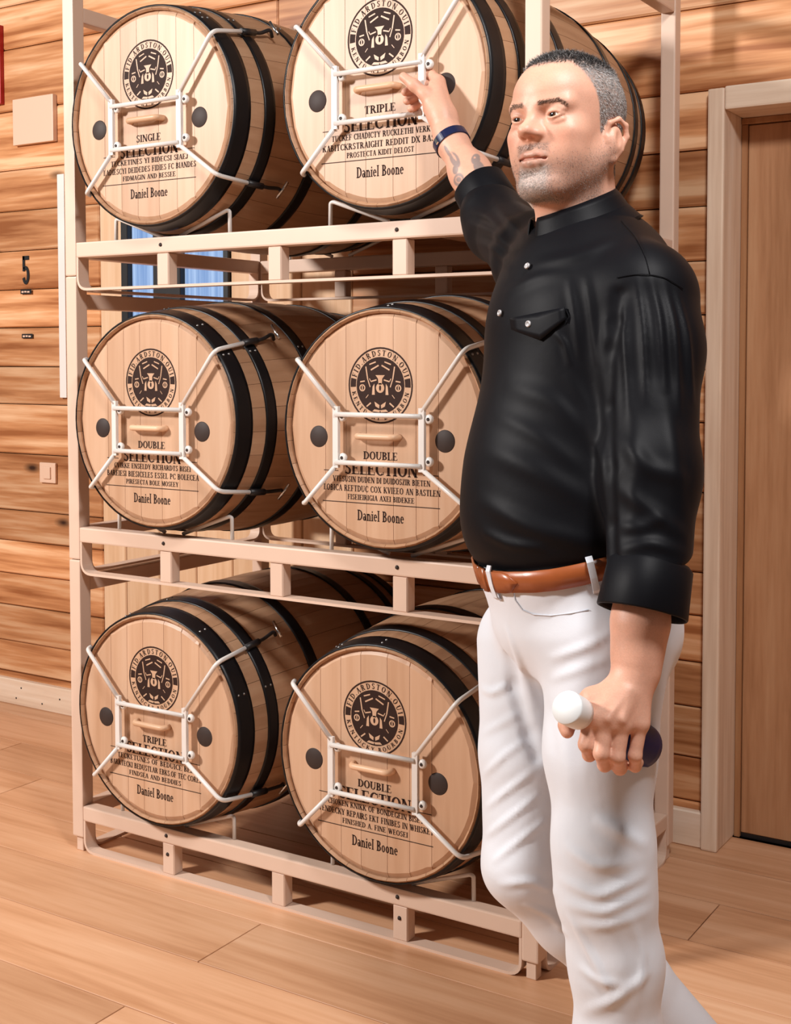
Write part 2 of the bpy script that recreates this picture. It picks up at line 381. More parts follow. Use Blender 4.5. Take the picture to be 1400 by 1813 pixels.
for k in range(3):
    z = k*RP
    r = empty('barrel_rack', (0, 0, z))
    tag(r, ['bottom cream steel barrel rack unit standing on the floor boards',
            'middle cream steel barrel rack unit of the stack of three',
            'topmost cream steel barrel rack unit of the stack of three'][k], 'barrel rack', 'stacked steel barrel rack units')
    for px_, py_ in ((PS/2, PS/2), (RW-PS/2, PS/2), (PS/2, RD-PS/2), (RW-PS/2, RD-PS/2)):
        mesh_obj('post', post_me, None, r, (px_, py_, RJ+RP/2))
    for py_ in (PS/2, RD-PS/2):
        rail = mesh_obj('rail', rail_me, None, r, (RW/2, py_, RH-PS/2))
        for sx in STUBS:
            st = mesh_obj('upright', stub_me, None, r, (sx+PS/2, py_, (RH-PS)/2+0.003))
            if py_ < 0.1:
                if k == 0 and sx != STUBS[1]: mesh_obj('bolt', bolt_me, None, st, (-0.002, -PS/2+0.003, 0.012))
        mesh_obj('strap', strap_me, None, r, (RW/2, py_, 0.0))
        if py_ < 0.1:
            for bx in (0.358, 1.098): mesh_obj('bolt', bolt_me, None, rail, (bx-RW/2, -PS/2, 0.0))
        for bx in BX:
            for s in (-1, 1): mesh_obj('saddle_rod', sad[s], None, r, (bx, 0.036 if py_ < 0.1 else RD-0.036, RH+0.0005))
    for px_ in (PS/2, RW-PS/2):
        mesh_obj('side_rail', side_me, None, r, (px_, RD/2, RH-PS/2))
        mesh_obj('side_rail', side_me, None, r, (px_, RD/2, RP-0.008-PS/2))
        mesh_obj('strap', sstrap_me, None, r, (px_, RD/2, 0.0), (0, 0, math.pi/2))
    if k == 0:
        for px_, py_ in ((PS/2, PS/2), (RW-PS/2, PS/2), (PS/2, RD-PS/2), (RW-PS/2, RD-PS/2)):
            box('foot', px_-0.013, px_+0.013, py_-0.013, py_+0.013, 0.0, RJ+0.004, M['rack'], r, 0.002, 1)

# ------------------------------------------------------------------ serif glyphs (flat print)
def P_quad(a, b, c, d): return [a, b, c, d]
def stroke(x0, y0, x1, y1, w):
    dx, dy = x1-x0, y1-y0; L = math.hypot(dx, dy); nx, ny = -dy/L*w/2, dx/L*w/2
    return [[(x0+nx, y0+ny), (x0-nx, y0-ny), (x1-nx, y1-ny), (x1+nx, y1+ny)]]
TK, TN, SE = 0.215, 0.10, 0.07
def bowl(cx, cy, rx, ry, a0, a1, tk=TK, tn=TN, n=14):
    out = []
    for i in range(n):
        q = []
        for k, inner in ((i, 0), (i, 1), (i+1, 1), (i+1, 0)):
            a = math.radians(a0+(a1-a0)*k/n)
            ex, ey = (rx-tk, ry-tn) if inner else (rx, ry)
            q.append((cx+ex*math.cos(a), cy+ey*math.sin(a)))
        out.append(q)
    return out
def rectp(x0, y0, x1, y1): return [[(x0, y0), (x1, y0), (x1, y1), (x0, y1)]]
def vst(x, y0, y1, w=TK, s0=True, s1=True):
    o = rectp(x-w/2, y0, x+w/2, y1)
    if s0: o += rectp(x-w/2-0.08, y0, x+w/2+0.08, y0+SE)
    if s1: o += rectp(x-w/2-0.08, y1-SE, x+w/2+0.08, y1)
    return o
def tick(x, y0, y1): return rectp(x-0.05, y0, x, y1)
G = {
 'A': (0.80, stroke(0.12, 0, 0.40, 1, TN)+stroke(0.68, 0, 0.42, 1, TK)+rectp(0.24, 0.3, 0.6, 0.36)+rectp(0.0, 0, 0.26, SE)+rectp(0.54, 0, 0.84, SE)),
 'B': (0.72, vst(0.17, 0, 1)+bowl(0.30, 0.74, 0.32, 0.26, -90, 90)+bowl(0.30, 0.27, 0.38, 0.27, -90, 90)+rectp(0.17, 0.94, 0.32, 1)+rectp(0.17, 0.0, 0.32, 0.06)+rectp(0.17, 0.48, 0.32, 0.54)),
 'C': (0.76, bowl(0.44, 0.5, 0.42, 0.52, 50, 310)+rectp(0.68, 0.62, 0.74, 0.98)+rectp(0.68, 0.06, 0.74, 0.3)),
 'D': (0.82, vst(0.17, 0, 1)+bowl(0.30, 0.5, 0.50, 0.5, -90, 90)+rectp(0.17, 0.94, 0.32, 1)+rectp(0.17, 0, 0.32, 0.06)),
 'E': (0.70, vst(0.17, 0, 1)+rectp(0.17, 0.93, 0.64, 1)+rectp(0.17, 0, 0.66, 0.07)+rectp(0.17, 0.47, 0.5, 0.54)+tick(0.64, 0.78, 1)+tick(0.67, 0, 0.24)+tick(0.5, 0.38, 0.63)),
 'F': (0.66, vst(0.17, 0, 1)+rectp(0.17, 0.93, 0.62, 1)+rectp(0.17, 0.47, 0.5, 0.54)+tick(0.62, 0.76, 1)+tick(0.5, 0.38, 0.63)),
 'G': (0.82, bowl(0.44, 0.5, 0.42, 0.52, 50, 310)+rectp(0.68, 0.66, 0.74, 0.98)+vst(0.69, 0.02, 0.44, TK, False, True)),
 'H': (0.86, vst(0.17, 0, 1)+vst(0.69, 0, 1)+rectp(0.17, 0.47, 0.69, 0.54)),
 'I': (0.36, vst(0.18, 0, 1)),
 'J': (0.50, vst(0.32, 0.2, 1, TK, False)+bowl(0.17, 0.2, 0.235, 0.22, 180, 360)),
 'K': (0.82, vst(0.17, 0, 1)+stroke(0.22, 0.42, 0.66, 0.97, TN)+stroke(0.36, 0.55, 0.70, 0.03, TK)+rectp(0.54, 0, 0.84, SE)+rectp(0.52, 0.945, 0.8, 1)),
 'L': (0.66, vst(0.17, 0, 1)+rectp(0.17, 0, 0.63, 0.07)+tick(0.64, 0, 0.28)),
 'M': (1.0, vst(0.14, 0, 1, TN)+stroke(0.18, 1, 0.50, 0.05, TK)+stroke(0.80, 1, 0.50, 0.05, TN)+vst(0.84, 0, 1)),
 'N': (0.86, vst(0.14, 0, 1, TN)+stroke(0.17, 0.97, 0.70, 0.03, TK)+vst(0.72, 0, 1, TN)),
 'O': (0.86, bowl(0.43, 0.5, 0.42, 0.52, 0, 360, n=24)),
 'P': (0.70, vst(0.17, 0, 1)+bowl(0.30, 0.71, 0.37, 0.29, -90, 90)+rectp(0.17, 0.94, 0.32, 1)+rectp(0.17, 0.42, 0.32, 0.48)),
 'Q': (0.86, bowl(0.43, 0.5, 0.42, 0.52, 0, 360, n=24)+stroke(0.45, 0.2, 0.78, -0.12, TK)),
 'R': (0.80, vst(0.17, 0, 1)+bowl(0.30, 0.73, 0.35, 0.27, -90, 90)+rectp(0.17, 0.94, 0.32, 1)+rectp(0.17, 0.46, 0.32, 0.52)+stroke(0.40, 0.5, 0.68, 0.03, TK)+rectp(0.58, 0, 0.80, SE)),
 'S': (0.64, bowl(0.32, 0.755, 0.26, 0.265, 30, 270, TK*0.8)+bowl(0.32, 0.265, 0.28, 0.285, -150, 90, TK*0.9)+rectp(0.50, 0.74, 0.56, 0.99)+rectp(0.06, 0.02, 0.12, 0.28)),
 'T': (0.76, vst(0.38, 0, 1, TK, True, False)+rectp(0.05, 0.93, 0.71, 1)+tick(0.10, 0.74, 1)+tick(0.71, 0.74, 1)),
 'U': (0.84, vst(0.17, 0.3, 1, TK, False)+vst(0.68, 0.3, 1, TN, False)+bowl(0.40, 0.32, 0.315, 0.34, 180, 360, TK*0.8)),
 'V': (0.80, stroke(0.14, 1, 0.42, 0, TK)+stroke(0.68, 1, 0.44, 0, TN)+rectp(0.0, 0.945, 0.28, 1)+rectp(0.56, 0.945, 0.8, 1)),
 'W': (1.1, stroke(0.14, 1, 0.36, 0, TK)+stroke(0.56, 1, 0.38, 0, TN)+stroke(0.54, 1, 0.76, 0, TK)+stroke(0.98, 1, 0.78, 0, TN)+rectp(0.0, 0.945, 0.7, 1)+rectp(0.86, 0.945, 1.1, 1)),
 'X': (0.80, stroke(0.12, 1, 0.66, 0, TK)+stroke(0.66, 1, 0.12, 0, TN)+rectp(0.0, 0.945, 0.28, 1)+rectp(0.52, 0.945, 0.8, 1)+rectp(0, 0, 0.26, SE)+rectp(0.52, 0, 0.8, SE)),
 'Y': (0.78, stroke(0.12, 1, 0.40, 0.45, TK)+stroke(0.68, 1, 0.42, 0.45, TN)+vst(0.40, 0, 0.5, TK, True, False)+rectp(0.0, 0.945, 0.26, 1)+rectp(0.54, 0.945, 0.78, 1)),
 'Z': (0.70, rectp(0.08, 0.93, 0.64, 1)+rectp(0.06, 0, 0.64, 0.07)+stroke(0.55, 0.95, 0.16, 0.05, TK)+tick(0.12, 0.74, 1)+tick(0.66, 0, 0.26)),
 '.': (0.28, rectp(0.06, 0, 0.22, 0.16)),
 ' ': (0.40, []),
 'a': (0.60, bowl(0.25, 0.20, 0.23, 0.21, 0, 360, 0.185, 0.085)+vst(0.44, 0.02, 0.48, 0.185, False, False)+bowl(0.27, 0.46, 0.235, 0.22, 0, 150, 0.17, 0.08)+rectp(0.4, 0, 0.58, 0.06)),
 'n': (0.68, vst(0.17, 0, 0.66, 0.185)+vst(0.51, 0, 0.46, 0.185, True, False)+bowl(0.345, 0.44, 0.23, 0.23, 0, 160, 0.185, 0.08)),
 'i': (0.34, vst(0.17, 0, 0.66, 0.185)+rectp(0.10, 0.78, 0.25, 0.94)),
 'e': (0.58, bowl(0.29, 0.33, 0.27, 0.34, 0, 320, 0.185, 0.085)+rectp(0.06, 0.33, 0.55, 0.39)),
 'l': (0.34, vst(0.17, 0, 1.02, 0.185)),
 'o': (0.62, bowl(0.31, 0.33, 0.28, 0.34, 0, 360, 0.185, 0.085)),
 '5': (0.62, rectp(0.12, 0.86, 0.54, 1.0)+rectp(0.10, 0.46, 0.25, 1.0)+bowl(0.31, 0.32, 0.25, 0.33, -160, 130, 0.16, 0.13)),
}
def text_polys(s, cx, base, h, width=None, track=0.03):
    x = 0; out = []
    adv = sum(G[c][0]+track for c in s)-track
    sx = (width/adv) if width else h
    for c in s:
        w, ps = G[c]
        for q in ps: out.append([(cx+(x+a-adv/2)*sx, base+b*h) for a, b in q])
        x += w+track
    return out
def arc_text(s, cx, cy, r, h, a_mid, spread, flip=False, xs=1.0):
    """letters along a circle; a_mid in degrees, spread = total angle"""
    out = []; adv = sum(G[c][0]+0.08 for c in s); x = 0
    for c in s:
        w, ps = G[c]
        t = (x+w/2)/adv-0.5
        a = math.radians(a_mid-(spread*t if not flip else -spread*t))
        for q in ps:
            o = []
            for (px_, py_) in q:
                lx = (px_-w/2)*h*xs; ly = (py_-0.5)*h
                if flip: lx, ly = -lx, -ly
                rr = r+ly; aa = a-lx/r
                o.append((cx+rr*math.cos(aa), cy+rr*math.sin(aa)))
            out.append(o)
        x += w+0.08
    return out
def ring_poly(cx, cy, r0, r1, a0=0, a1=360, n=48):
    return bowl(cx, cy, r1, r1, a0, a1, r1-r0, r1-r0, n)
def disc_poly(cx, cy, rx, ry, n=28, rot=0):
    c, s = math.cos(rot), math.sin(rot)
    return [[(cx+rx*math.cos(2*math.pi*i/n)*c-ry*math.sin(2*math.pi*i/n)*s, cy+rx*math.cos(2*math.pi*i/n)*s+ry*math.sin(2*math.pi*i/n)*c) for i in range(n)]]
def decal(name, layers, parent, loc):
    """layers: [(polys, y offset, material)]; plane is XZ facing -Y"""
    v = []; f = []; mi = []; mats = []
    for polys, y, m in layers:
        if m not in mats: mats.append(m)
        for q in polys:
            n = len(v); area_ = sum(q[i][0]*q[(i+1) % len(q)][1]-q[(i+1) % len(q)][0]*q[i][1] for i in range(len(q)))
            if area_ < 0: q = q[::-1]
            v += [(a, y, b) for a, b in q]; f.append(tuple(range(n, n+len(q)))); mi.append(mats.index(m))
    me = from_py(v, f, name)
    for m in mats: me.materials.append(m)
    me.polygons.foreach_set('material_index', mi)
    return mesh_obj(name, me, None, parent, loc)

# number five and the two little labels on the wall
o = decal('house_number', [(text_polys('5', 0, 0, 0.112, 0.05), 0, M['black'])], None, (-1.265, WALL_Y-0.0035, 1.698))
bm = bmesh.new(); bm.from_mesh(o.data); bmesh.ops.solidify(bm, geom=bm.faces[:], thickness=0.0015); bm.to_mesh(o.data); bm.free()
tag(o, 'black numeral five on the cedar wall at the left', 'number')
for zz, xx, wd in ((1.668, -1.262, 'upper'), (1.492, -1.258, 'lower')):
    t = empty('label_plate', (xx, WALL_Y-0.001, zz-0.009)); tag(t, 'tiny black label plate, the %s of two under the numeral five' % wd, 'label', 'tiny label plates under the numeral')
    box('plate', xx-0.031, xx+0.031, WALL_Y-0.0065, WALL_Y-0.0042, zz-0.009, zz+0.009, M['black'], t, 0.0008, 1, tuple(t.location))
    decal('print', [(rectp(-0.024, -0.004, -0.012, 0.003)+rectp(-0.008, -0.003, 0.004, 0.003)+rectp(0.008, -0.004, 0.022, 0.002), 0, M['beige'])], t, (0, -0.006, 0.009))

# ------------------------------------------------------------------ barrels
BL, R0, RB = 0.92, 0.281, 0.327
def br(y): return R0+(RB-R0)*(1-((y-BL/2)/(BL/2))**2)
NST = 30; TH = 0.011
def stave_mesh():
    v = []; f = []
    ys = [0.0, 0.006]+[BL*i/12 for i in range(1, 12)]+[BL-0.006, BL]
    ha = math.pi/NST*0.985; na = 3
    for y in ys:
        for j in range(na):
            a = math.pi/2-ha+2*ha*j/(na-1)
            r = br(y)-(0.004 if y in (0.0, BL) else 0); r *= 1.0+(0.0 if j == 1 else -0.002)
            v.append((r*math.cos(a), y, r*math.sin(a)))
        for j in range(na):
            a = math.pi/2-ha+2*ha*j/(na-1)
            r = br(y)-TH+(0.006 if y in (0.0, BL) else 0)
            v.append((r*math.cos(a), y, r*math.sin(a)))
    m = 2*na
    for i in range(len(ys)-1):
        o1, o2 = i*m, (i+1)*m
        for j in range(na-1):
            f.append((o1+j, o1+j+1, o2+j+1, o2+j)); f.append((o1+na+j+1, o1+na+j, o2+na+j, o2+na+j+1))
        f.append((o1+na, o1, o2, o2+na)); f.append((o1+na-1, o1+2*na-1, o2+2*na-1, o2+na-1))
    for o1 in (0, (len(ys)-1)*m):
        for j in range(na-1): f.append((o1+j, o1+j+1, o1+na+j+1, o1+na+j))
    me = from_py(v, f, 'stave')
    bm = bmesh.new(); bm.from_mesh(me); bmesh.ops.recalc_face_normals(bm, faces=bm.faces); bm.to_mesh(me); bm.free()
    me.materials.append(M['stave']); return me
stave_me = stave_mesh()
def hoop_mesh(y0, y1, th=0.0035):
    n = 5; pr = [(br(y0)+0.0002, y0)]
    pr += [(br(y0+(y1-y0)*i/n)+th, y0+(y1-y0)*i/n) for i in range(n+1)]
    pr += [(br(y1)+0.0002, y1)]
    me = lathe(pr, 72, 'hoop', False); me.materials.append(M['hoop'])
    me.polygons.foreach_set('use_smooth', [True]*len(me.polygons))
    return me
HO = [(0.003, 0.056), (0.104, 0.140), (0.288, 0.326)]
hoops = [(hoop_mesh(a, b), a, b) for a, b in HO]+[(hoop_mesh(BL-b, BL-a), BL-b, BL-a) for a, b in HO]
rivet_me = lathe([(0.0, -0.0025), (0.0022, -0.002), (0.0035, 0.0), (0.0036, 0.001)], 8); rivet_me.materials.append(M['rivet'])
HR = R0-TH+0.0035; HREC = 0.007            # head radius and how far it sits behind the chime
CUTS = [-HR, -0.165, -0.105, -0.047, 0.028, 0.09, 0.15, HR]
def head_plank(a, b):
    e = 0.0006; a2, b2 = a+(e if a > -HR+1e-6 else 0), b-(e if b < HR-1e-6 else 0)
    n = 10; top = []
    for i in range(n+1):
        x = a2+(b2-a2)*i/n; top.append((x, math.sqrt(max(HR*HR-x*x, 1e-8))))
    bot = [(x, -z) for x, z in reversed(top)]
    ring = [p for i, p in enumerate(top+bot) if i == 0 or (abs(p[0]-(top+bot)[i-1][0])+abs(p[1]-(top+bot)[i-1][1])) > 1e-5]
    cx = sum(p[0] for p in ring)/len(ring)
    # bevelled rim: outer ring at the groove, inner ring flush on the face
    v = []; f = []; n = len(ring)
    def inset(p):
        d = math.hypot(*p); rr = min(d, HR-0.014)
        q = [p[0]*rr/d, p[1]*rr/d]
        q[0] = min(max(q[0], a2), b2)
        if abs(q[0]) < abs(p[0]) and abs(p[0]-a2) < 1e-6 and a > -HR+1e-6: q[0] = a2
        if abs(q[0]) < abs(p[0]) and abs(p[0]-b2) < 1e-6 and b < HR-1e-6: q[0] = b2
        return q
    for p in ring: v.append((p[0], 0.008, p[1]))
    for p in ring:
        q = inset(p); v.append((q[0], 0.0, q[1]))
    for p in ring: v.append((p[0], 0.020, p[1]))
    for i in range(n):
        k = (i+1) % n
        f.append((i, k, n+k, n+i)); f.append((2*n+i, 2*n+k, k, i))
    f.append(tuple(n+i for i in range(n)))
    me = from_py(v, f, 'head_plank'); bm = bmesh.new(); bm.from_mesh(me)
    bmesh.ops.remove_doubles(bm, verts=bm.verts, dist=2e-5); bmesh.ops.recalc_face_normals(bm, faces=bm.faces); bm.to_mesh(me); bm.free()
    me.materials.append(M['head']); return me
planks_me = [head_plank(a, b) for a, b in zip(CUTS[:-1], CUTS[1:])]
rear_me = lathe([(0.0, BL-0.013), (HR, BL-0.013), (HR, BL-0.03), (0.0, BL-0.03)], 48, 'rear_head', False); rear_me.materials.append(M['head'])
plug_me = lathe([(0.0, -0.0012), (0.0245, -0.0012), (0.0262, 0.0), (0.0262, 0.004)], 32, 'plug'); plug_me.materials.append(M['plug'])
handle_me = sweep(round_path([(-0.056, 0.004, 0), (-0.052, -0.022, 0.0), (0.052, -0.022, 0.0), (0.056, 0.004, 0)], 0.018, 5), circle_prof(0.0078, 10), 'handle'); handle_me.materials.append(M['handle'])

UX = -0.008
def emblem_layers():
    cx, cy = UX, 0.102; ink, pale = M['ink'], M['head']
    y1, y2, y3 = -0.0004, -0.0007, -0.0010
    A = ring_poly(cx, cy, 0.0855, 0.0895)
    A += disc_poly(cx, cy, 0.0665, 0.0665, 48)
    A += ring_poly(cx, cy, 0.0685, 0.0835, 168, 183, 6)+ring_poly(cx, cy, 0.0685, 0.0835, -3, 12, 6)
    A += arc_text('FID.ARDSTON.OUI', cx, cy, 0.0760, 0.0135, 90, 152, xs=0.95)
    A += arc_text('KENTUCKY BOURBON', cx, cy, 0.0760, 0.0105, 270, 160, True, xs=1.05)
    B = []
    def bl(*a): B.extend(stroke(*a))
    S = lambda x, y: (cx+x, cy+y)
    # roof strokes, horns, face, medallion, side marks, lower leaves
    for s in (-1, 1):
        bl(cx+s*0.004, cy+0.047, cx+s*0.026, cy+0.036, 0.0035)
        bl(cx+s*0.012, cy+0.055, cx+s*0.030, cy+0.049, 0.003)
        bl(cx+s*0.040, cy+0.044, cx+s*0.035, cy+0.015, 0.0032)
        bl(cx+s*0.035, cy+0.015, cx+s*0.028, cy-0.004, 0.0026)
        bl(cx+s*0.010, cy+0.013, cx+s*0.026, cy+0.009, 0.003)
        bl(cx+s*0.026, cy+0.009, cx+s*0.030, cy+0.016, 0.002)
        B.extend([[S(s*0.016, 0.004), S(s*0.021, -0.003), S(s*0.023, -0.022), S(s*0.015, -0.022)]])
        B.extend([[S(s*0.002, -0.046), S(s*0.016, -0.038), S(s*0.013, -0.049), S(s*0.003, -0.054)]])
        B.extend([[S(s*0.000, -0.058), S(s*0.016, -0.056), S(s*0.022, -0.061), S(s*0.002, -0.063)]])
        bl(cx+s*0.026, cy-0.041, cx+s*0.038, cy-0.050, 0.0034)
        bl(cx+s*0.043, cy+0.010, cx+s*0.056, cy+0.008, 0.003)
        B.extend(ring_poly(cx+s*0.050, cy-0.006, 0.0055, 0.0085, 0, 360, 14))
        bl(cx+s*0.050, cy-0.012, cx+s*0.050, cy+0.001, 0.0025)
        bl(cx+s*0.033, cy-0.022, cx+s*0.040, cy-0.030, 0.0016)
    B.extend([[S(-0.013, 0.024), S(0.013, 0.024), S(0.006, 0.016), S(0.0045, 0.002), S(-0.0045, 0.002), S(-0.006, 0.016)]])
    B.extend(disc_poly(cx, cy-0.006, 0.0115, 0.0115, 22))
    C = disc_poly(cx, cy-0.006, 0.0028, 0.0065, 12)
    return [(A, y1, ink), (B, y2, pale), (C, y3, ink)]
def face_text(kind, l1, l2, l3):
    T = text_polys(kind, UX, -0.0725, 0.0185, {'DOUBLE': 0.095, 'TRIPLE': 0.086, 'SINGLE': 0.086}[kind])
    T += text_polys('SELECTION', UX, -0.1095, 0.0300, 0.204)
    T += text_polys(l1, UX, -0.1285, 0.0135, 0.272, 0.05)
    T += text_polys(l2, UX, -0.1505, 0.0145, 0.326, 0.05)
    T += text_polys(l3, UX, -0.1700, 0.0125, 0.186, 0.05)
    T += rectp(UX-0.166, -0.1785, UX+0.162, -0.1765)
    T += rectp(UX-0.162, -0.1040, UX-0.120, -0.1022)+rectp(UX+0.118, -0.1040, UX+0.158, -0.1022)
    T += text_polys('Daniel Boone', UX, -0.2185, 0.0250, 0.130)
    return T
TEXTS = {
 (2, 0): ('SINGLE', 'TECKETINES YI BIDECSI SIAEJ', 'LADIESCYI DEIDEDES FIDIES FC BIANDES', 'FIDMAGIN AND BESSEE'),
 (2, 1): ('TRIPLE', 'TUCKEF CHADICTY RUCKLETHI VERK', 'KABITCKRSTRAIGHT REDDIT DX BASIL', 'PROSTECTA KIDIT DELOST'),
 (1, 0): ('DOUBLE', 'CVIRKE ENSELDY RICHARDTS BISEI', 'BAREIESI BIESICELES ESSEL PC BOLECEA', 'PIRESECTA BOLE MOSEEY'),
 (1, 1): ('DOUBLE', 'VTESUSIN DUDEN DI DUIDOSZIR BIETEN', 'LOBICA REFTDUC COX KVIEEO AN BASTLEN', 'FISEIEIRIGIA AXEI BIDEKEE'),
 (0, 0): ('TRIPLE', 'TECKETUNES OF BEDUICE BEE', 'BARRTECKI BEDUSTLAR EBKS.OF TEC CORES', 'FINDSEA AND BEDDIES'),
 (0, 1): ('DOUBLE', 'CHOKEN KNIKK OF BONDEGEIN BISEY', 'TENDECKY REPAIRS EKT FINIBES IN WHISKEY', 'FINISHED A. FINE WEOSEI'),
}
emb = emblem_layers()
SIDE = ('left', 'right')
DX = {(0, 1): -0.018}; DV = {(2, 0): 0.009, (2, 1): 0.010, (0, 0): 0.004, (0, 1): 0.008}     # how each barrel sits and is turned a little differently
for (k, c), tx in TEXTS.items():
    root = empty('barrel', (BX[c]+DX.get((k, c), 0), BYF, k*RP+BZ-R0))
    tag(root, 'oak barrel branded %s, the %s one in the %s rack unit' % (tx[0], SIDE[c], LEVEL_WORD[k]), 'barrel', 'oak barrels in the rack')
    oz = R0; dv = DV.get((k, c), 0)
    for i in range(NST):
        mesh_obj('stave', stave_me, None, root, (0, 0, oz), (0, (i+0.37*k)*2*math.pi/NST, 0))
    for hi, (me, a, b) in enumerate(hoops):
        h = mesh_obj('hoop', me, None, root, (0, 0, oz))
        if hi < 3:
            for ang in (1.05+0.5*c+hi*0.7, 2.0+0.4*k+hi*0.5, 0.35+0.3*k):
                ym = (a+b)/2
                for dy in (-0.009, 0.009):
                    rr = br(ym+dy)+0.0035
                    rv = mesh_obj('rivet', rivet_me, None, h, (rr*math.cos(ang), ym+dy, rr*math.sin(ang)))
                    rv.rotation_euler = Vector((0, -1, 0)).rotation_difference(Vector((math.cos(ang), 0, math.sin(ang)))).to_euler()
    for me in planks_me: mesh_obj('head_plank', me, None, root, (0, HREC, oz))
    mesh_obj('rear_head', rear_me, None, root, (0, 0, oz))
    for u in (-0.185, 0.167): mesh_obj('plug', plug_me, None, root, (u, HREC, oz-0.023+dv*0.5))
    mesh_obj('handle', handle_me, None, root, (UX-0.002, HREC, oz-0.018+dv))
    decal('emblem', emb, root, (0, HREC, oz+dv*0.8))
    decal('lettering', [(face_text(*tx), -0.0004, M['ink'])], root, (0, HREC, oz+dv))

# ------------------------------------------------------------------ barrel clamps (white rod frames on the heads)
def clamp(c, k):
    z = k*RP+BZ
    root = empty('barrel_clamp', (BX[c]+DX.get((k, c), 0), BYF, z))
    tag(root, 'white rod clamp frame across the head of the %s %s barrel' % (LEVEL_WORD[k], SIDE[c]), 'clamp', 'rod clamp frames on the barrel heads')
    FY = -0.014; CX = 0.000; HW = 0.119
    T0, T1 = 0.033, -0.081
    def add(n, me, m): me.materials.append(m); return mesh_obj(n, me, None, root)
    for s in (-1, 1):
        add('bar', sweep([(CX+s*HW, FY, 0.052), (CX+s*HW, FY, -0.094)], rect_prof(0.005, 0.0075), 'bar', True, False, up=(0, 1, 0)), M['rod'])
    for zz in (T0, T1):
        add('crossbar', sweep([(CX-HW, FY-0.004, zz), (CX+HW, FY-0.004, zz)], circle_prof(0.006, 10), 'crossbar'), M['rod'])
    for s in (-1, 1):
        for zz in (0.027, -0.070):
            me = lathe([(0.0, -0.006), (0.006, -0.006), (0.0105, -0.004), (0.0115, 0.0), (0.0105, 0.004), (0.0, 0.005)], 16, 'lug')
            o = add('lug', me, M['rod']); o.location = (CX+s*HW+0.0165, FY+0.004, zz)
            nut = mesh_obj('nut', lathe([(0.0, -0.002), (0.0035, -0.002), (0.0045, 0.0)], 6, 'nut', False), M['plug'], o, (0.0, -0.0062, 0))
    # struts to the left side hook over the chime
    for zt, ze in ((0.044, 0.160), (-0.088, -0.184)):
        xe = -math.sqrt((R0+0.006)**2-ze**2)
        add('strut', sweep(round_path([(CX-HW, FY, zt), (xe+0.006, -0.012, ze), (xe-0.006, 0.000, ze*1.01), (xe-0.012, 0.016, ze*1.02)], 0.012, 5), circle_prof(0.0058, 10), 'strut'), M['rod'])
    # struts to the right bend at the rim and run back along the staves to the screw handles
    for zt, zb, tilt in ((0.044, 0.186, 0.030), (-0.088, -0.172, 0.004)):
        xb = math.sqrt((R0+0.014)**2-zb**2)
        ang = math.atan2(zb, xb)
        y_end = 0.115
        re = br(y_end)+0.016
        a2 = ang+tilt*1.2
        e1 = (re*math.cos(a2), y_end, re*math.sin(a2))
        add('strut', sweep(round_path([(CX+HW, FY, zt), (xb, -0.014, zb), e1], 0.022, 6), circle_prof(0.0058, 10), 'strut'), M['rod'])
        y2 = 0.165; r2 = br(y2)+0.014; a3 = a2+tilt*0.4
        e2 = (r2*math.cos(a3), y2, r2*math.sin(a3))
        add('sleeve', sweep([tuple(np.array(e1)*0.8+np.array((xb, -0.014, zb))*0.2), e1, tuple(np.array(e1)*0.45+np.array(e2)*0.55)], circle_prof(0.0088, 10), 'sleeve'), M['black'])
        r3 = br(0.2)+0.045
        add('hook', sweep(round_path([tuple(np.array(e1)*0.5+np.array(e2)*0.5), e2, (br(0.2)*math.cos(a3)*1.07, 0.197, br(0.2)*math.sin(a3)*1.07+0.008), (br(0.21)*math.cos(a3)*1.03, 0.214, br(0.21)*math.sin(a3)*1.03)], 0.015, 5), circle_prof(0.005, 8), 'hook'), M['black'])
        rad = Vector((math.cos(a3), 0, math.sin(a3))); pc = Vector((br(0.2)*math.cos(a3)*1.09, 0.205, br(0.2)*math.sin(a3)*1.09+0.008))
        tn = Vector((-math.sin(a3), 0.2, math.cos(a3))).normalized()
        add('t_handle', sweep([pc-tn*0.026+rad*0.0, pc+tn*0.026], circle_prof(0.0042, 8), 't_handle'), M['chrome'])
    return root
for (k, c) in TEXTS: clamp(c, k)

# ------------------------------------------------------------------ implicit-surface modelling kit (for the person)
F32 = np.float32
def px(x, y, d):
    """point of the place at depth d along the direction of an image position"""
    return CAM+d*(FW+(x-700.0)/FPX*RT-(y-PPY)/FPX*UP)
def smin(a, b, k):
    h = np.maximum(k-np.abs(a-b), 0)/k
    return np.minimum(a, b)-h*h*k*0.25
def smax(a, b, k): return -smin(-a, -b, k)

class Cap:      # capsule with two radii
    def __init__(s, a, b, ra, rb, k=0.02, op='+'):
        s.a = np.asarray(a, F32); s.b = np.asarray(b, F32); s.ra, s.rb, s.k, s.op = ra, rb, k, op
        s.ba = s.b-s.a; s.l2 = max(float(s.ba@s.ba), 1e-9)
    def d(s, p):
        pa = p-s.a; h = np.clip((pa@s.ba)/s.l2, 0, 1)
        q = pa-h[:, None]*s.ba
        return np.sqrt(np.einsum('ij,ij->i', q, q))-(s.ra+h*(s.rb-s.ra))
class Ell:      # ellipsoid with axes
    def __init__(s, c, ax, r, k=0.02, op='+'):
        s.c = np.asarray(c, F32); s.ax = np.asarray(ax, F32).T.copy(); s.r = np.asarray(r, F32); s.k, s.op = k, op
    def d(s, p):
        q = ((p-s.c)@s.ax)/s.r
        k0 = np.sqrt(np.einsum('ij,ij->i', q, q))+1e-9
        q2 = q/s.r; k1 = np.sqrt(np.einsum('ij,ij->i', q2, q2))+1e-9
        return k0*(k0-1.0)/k1
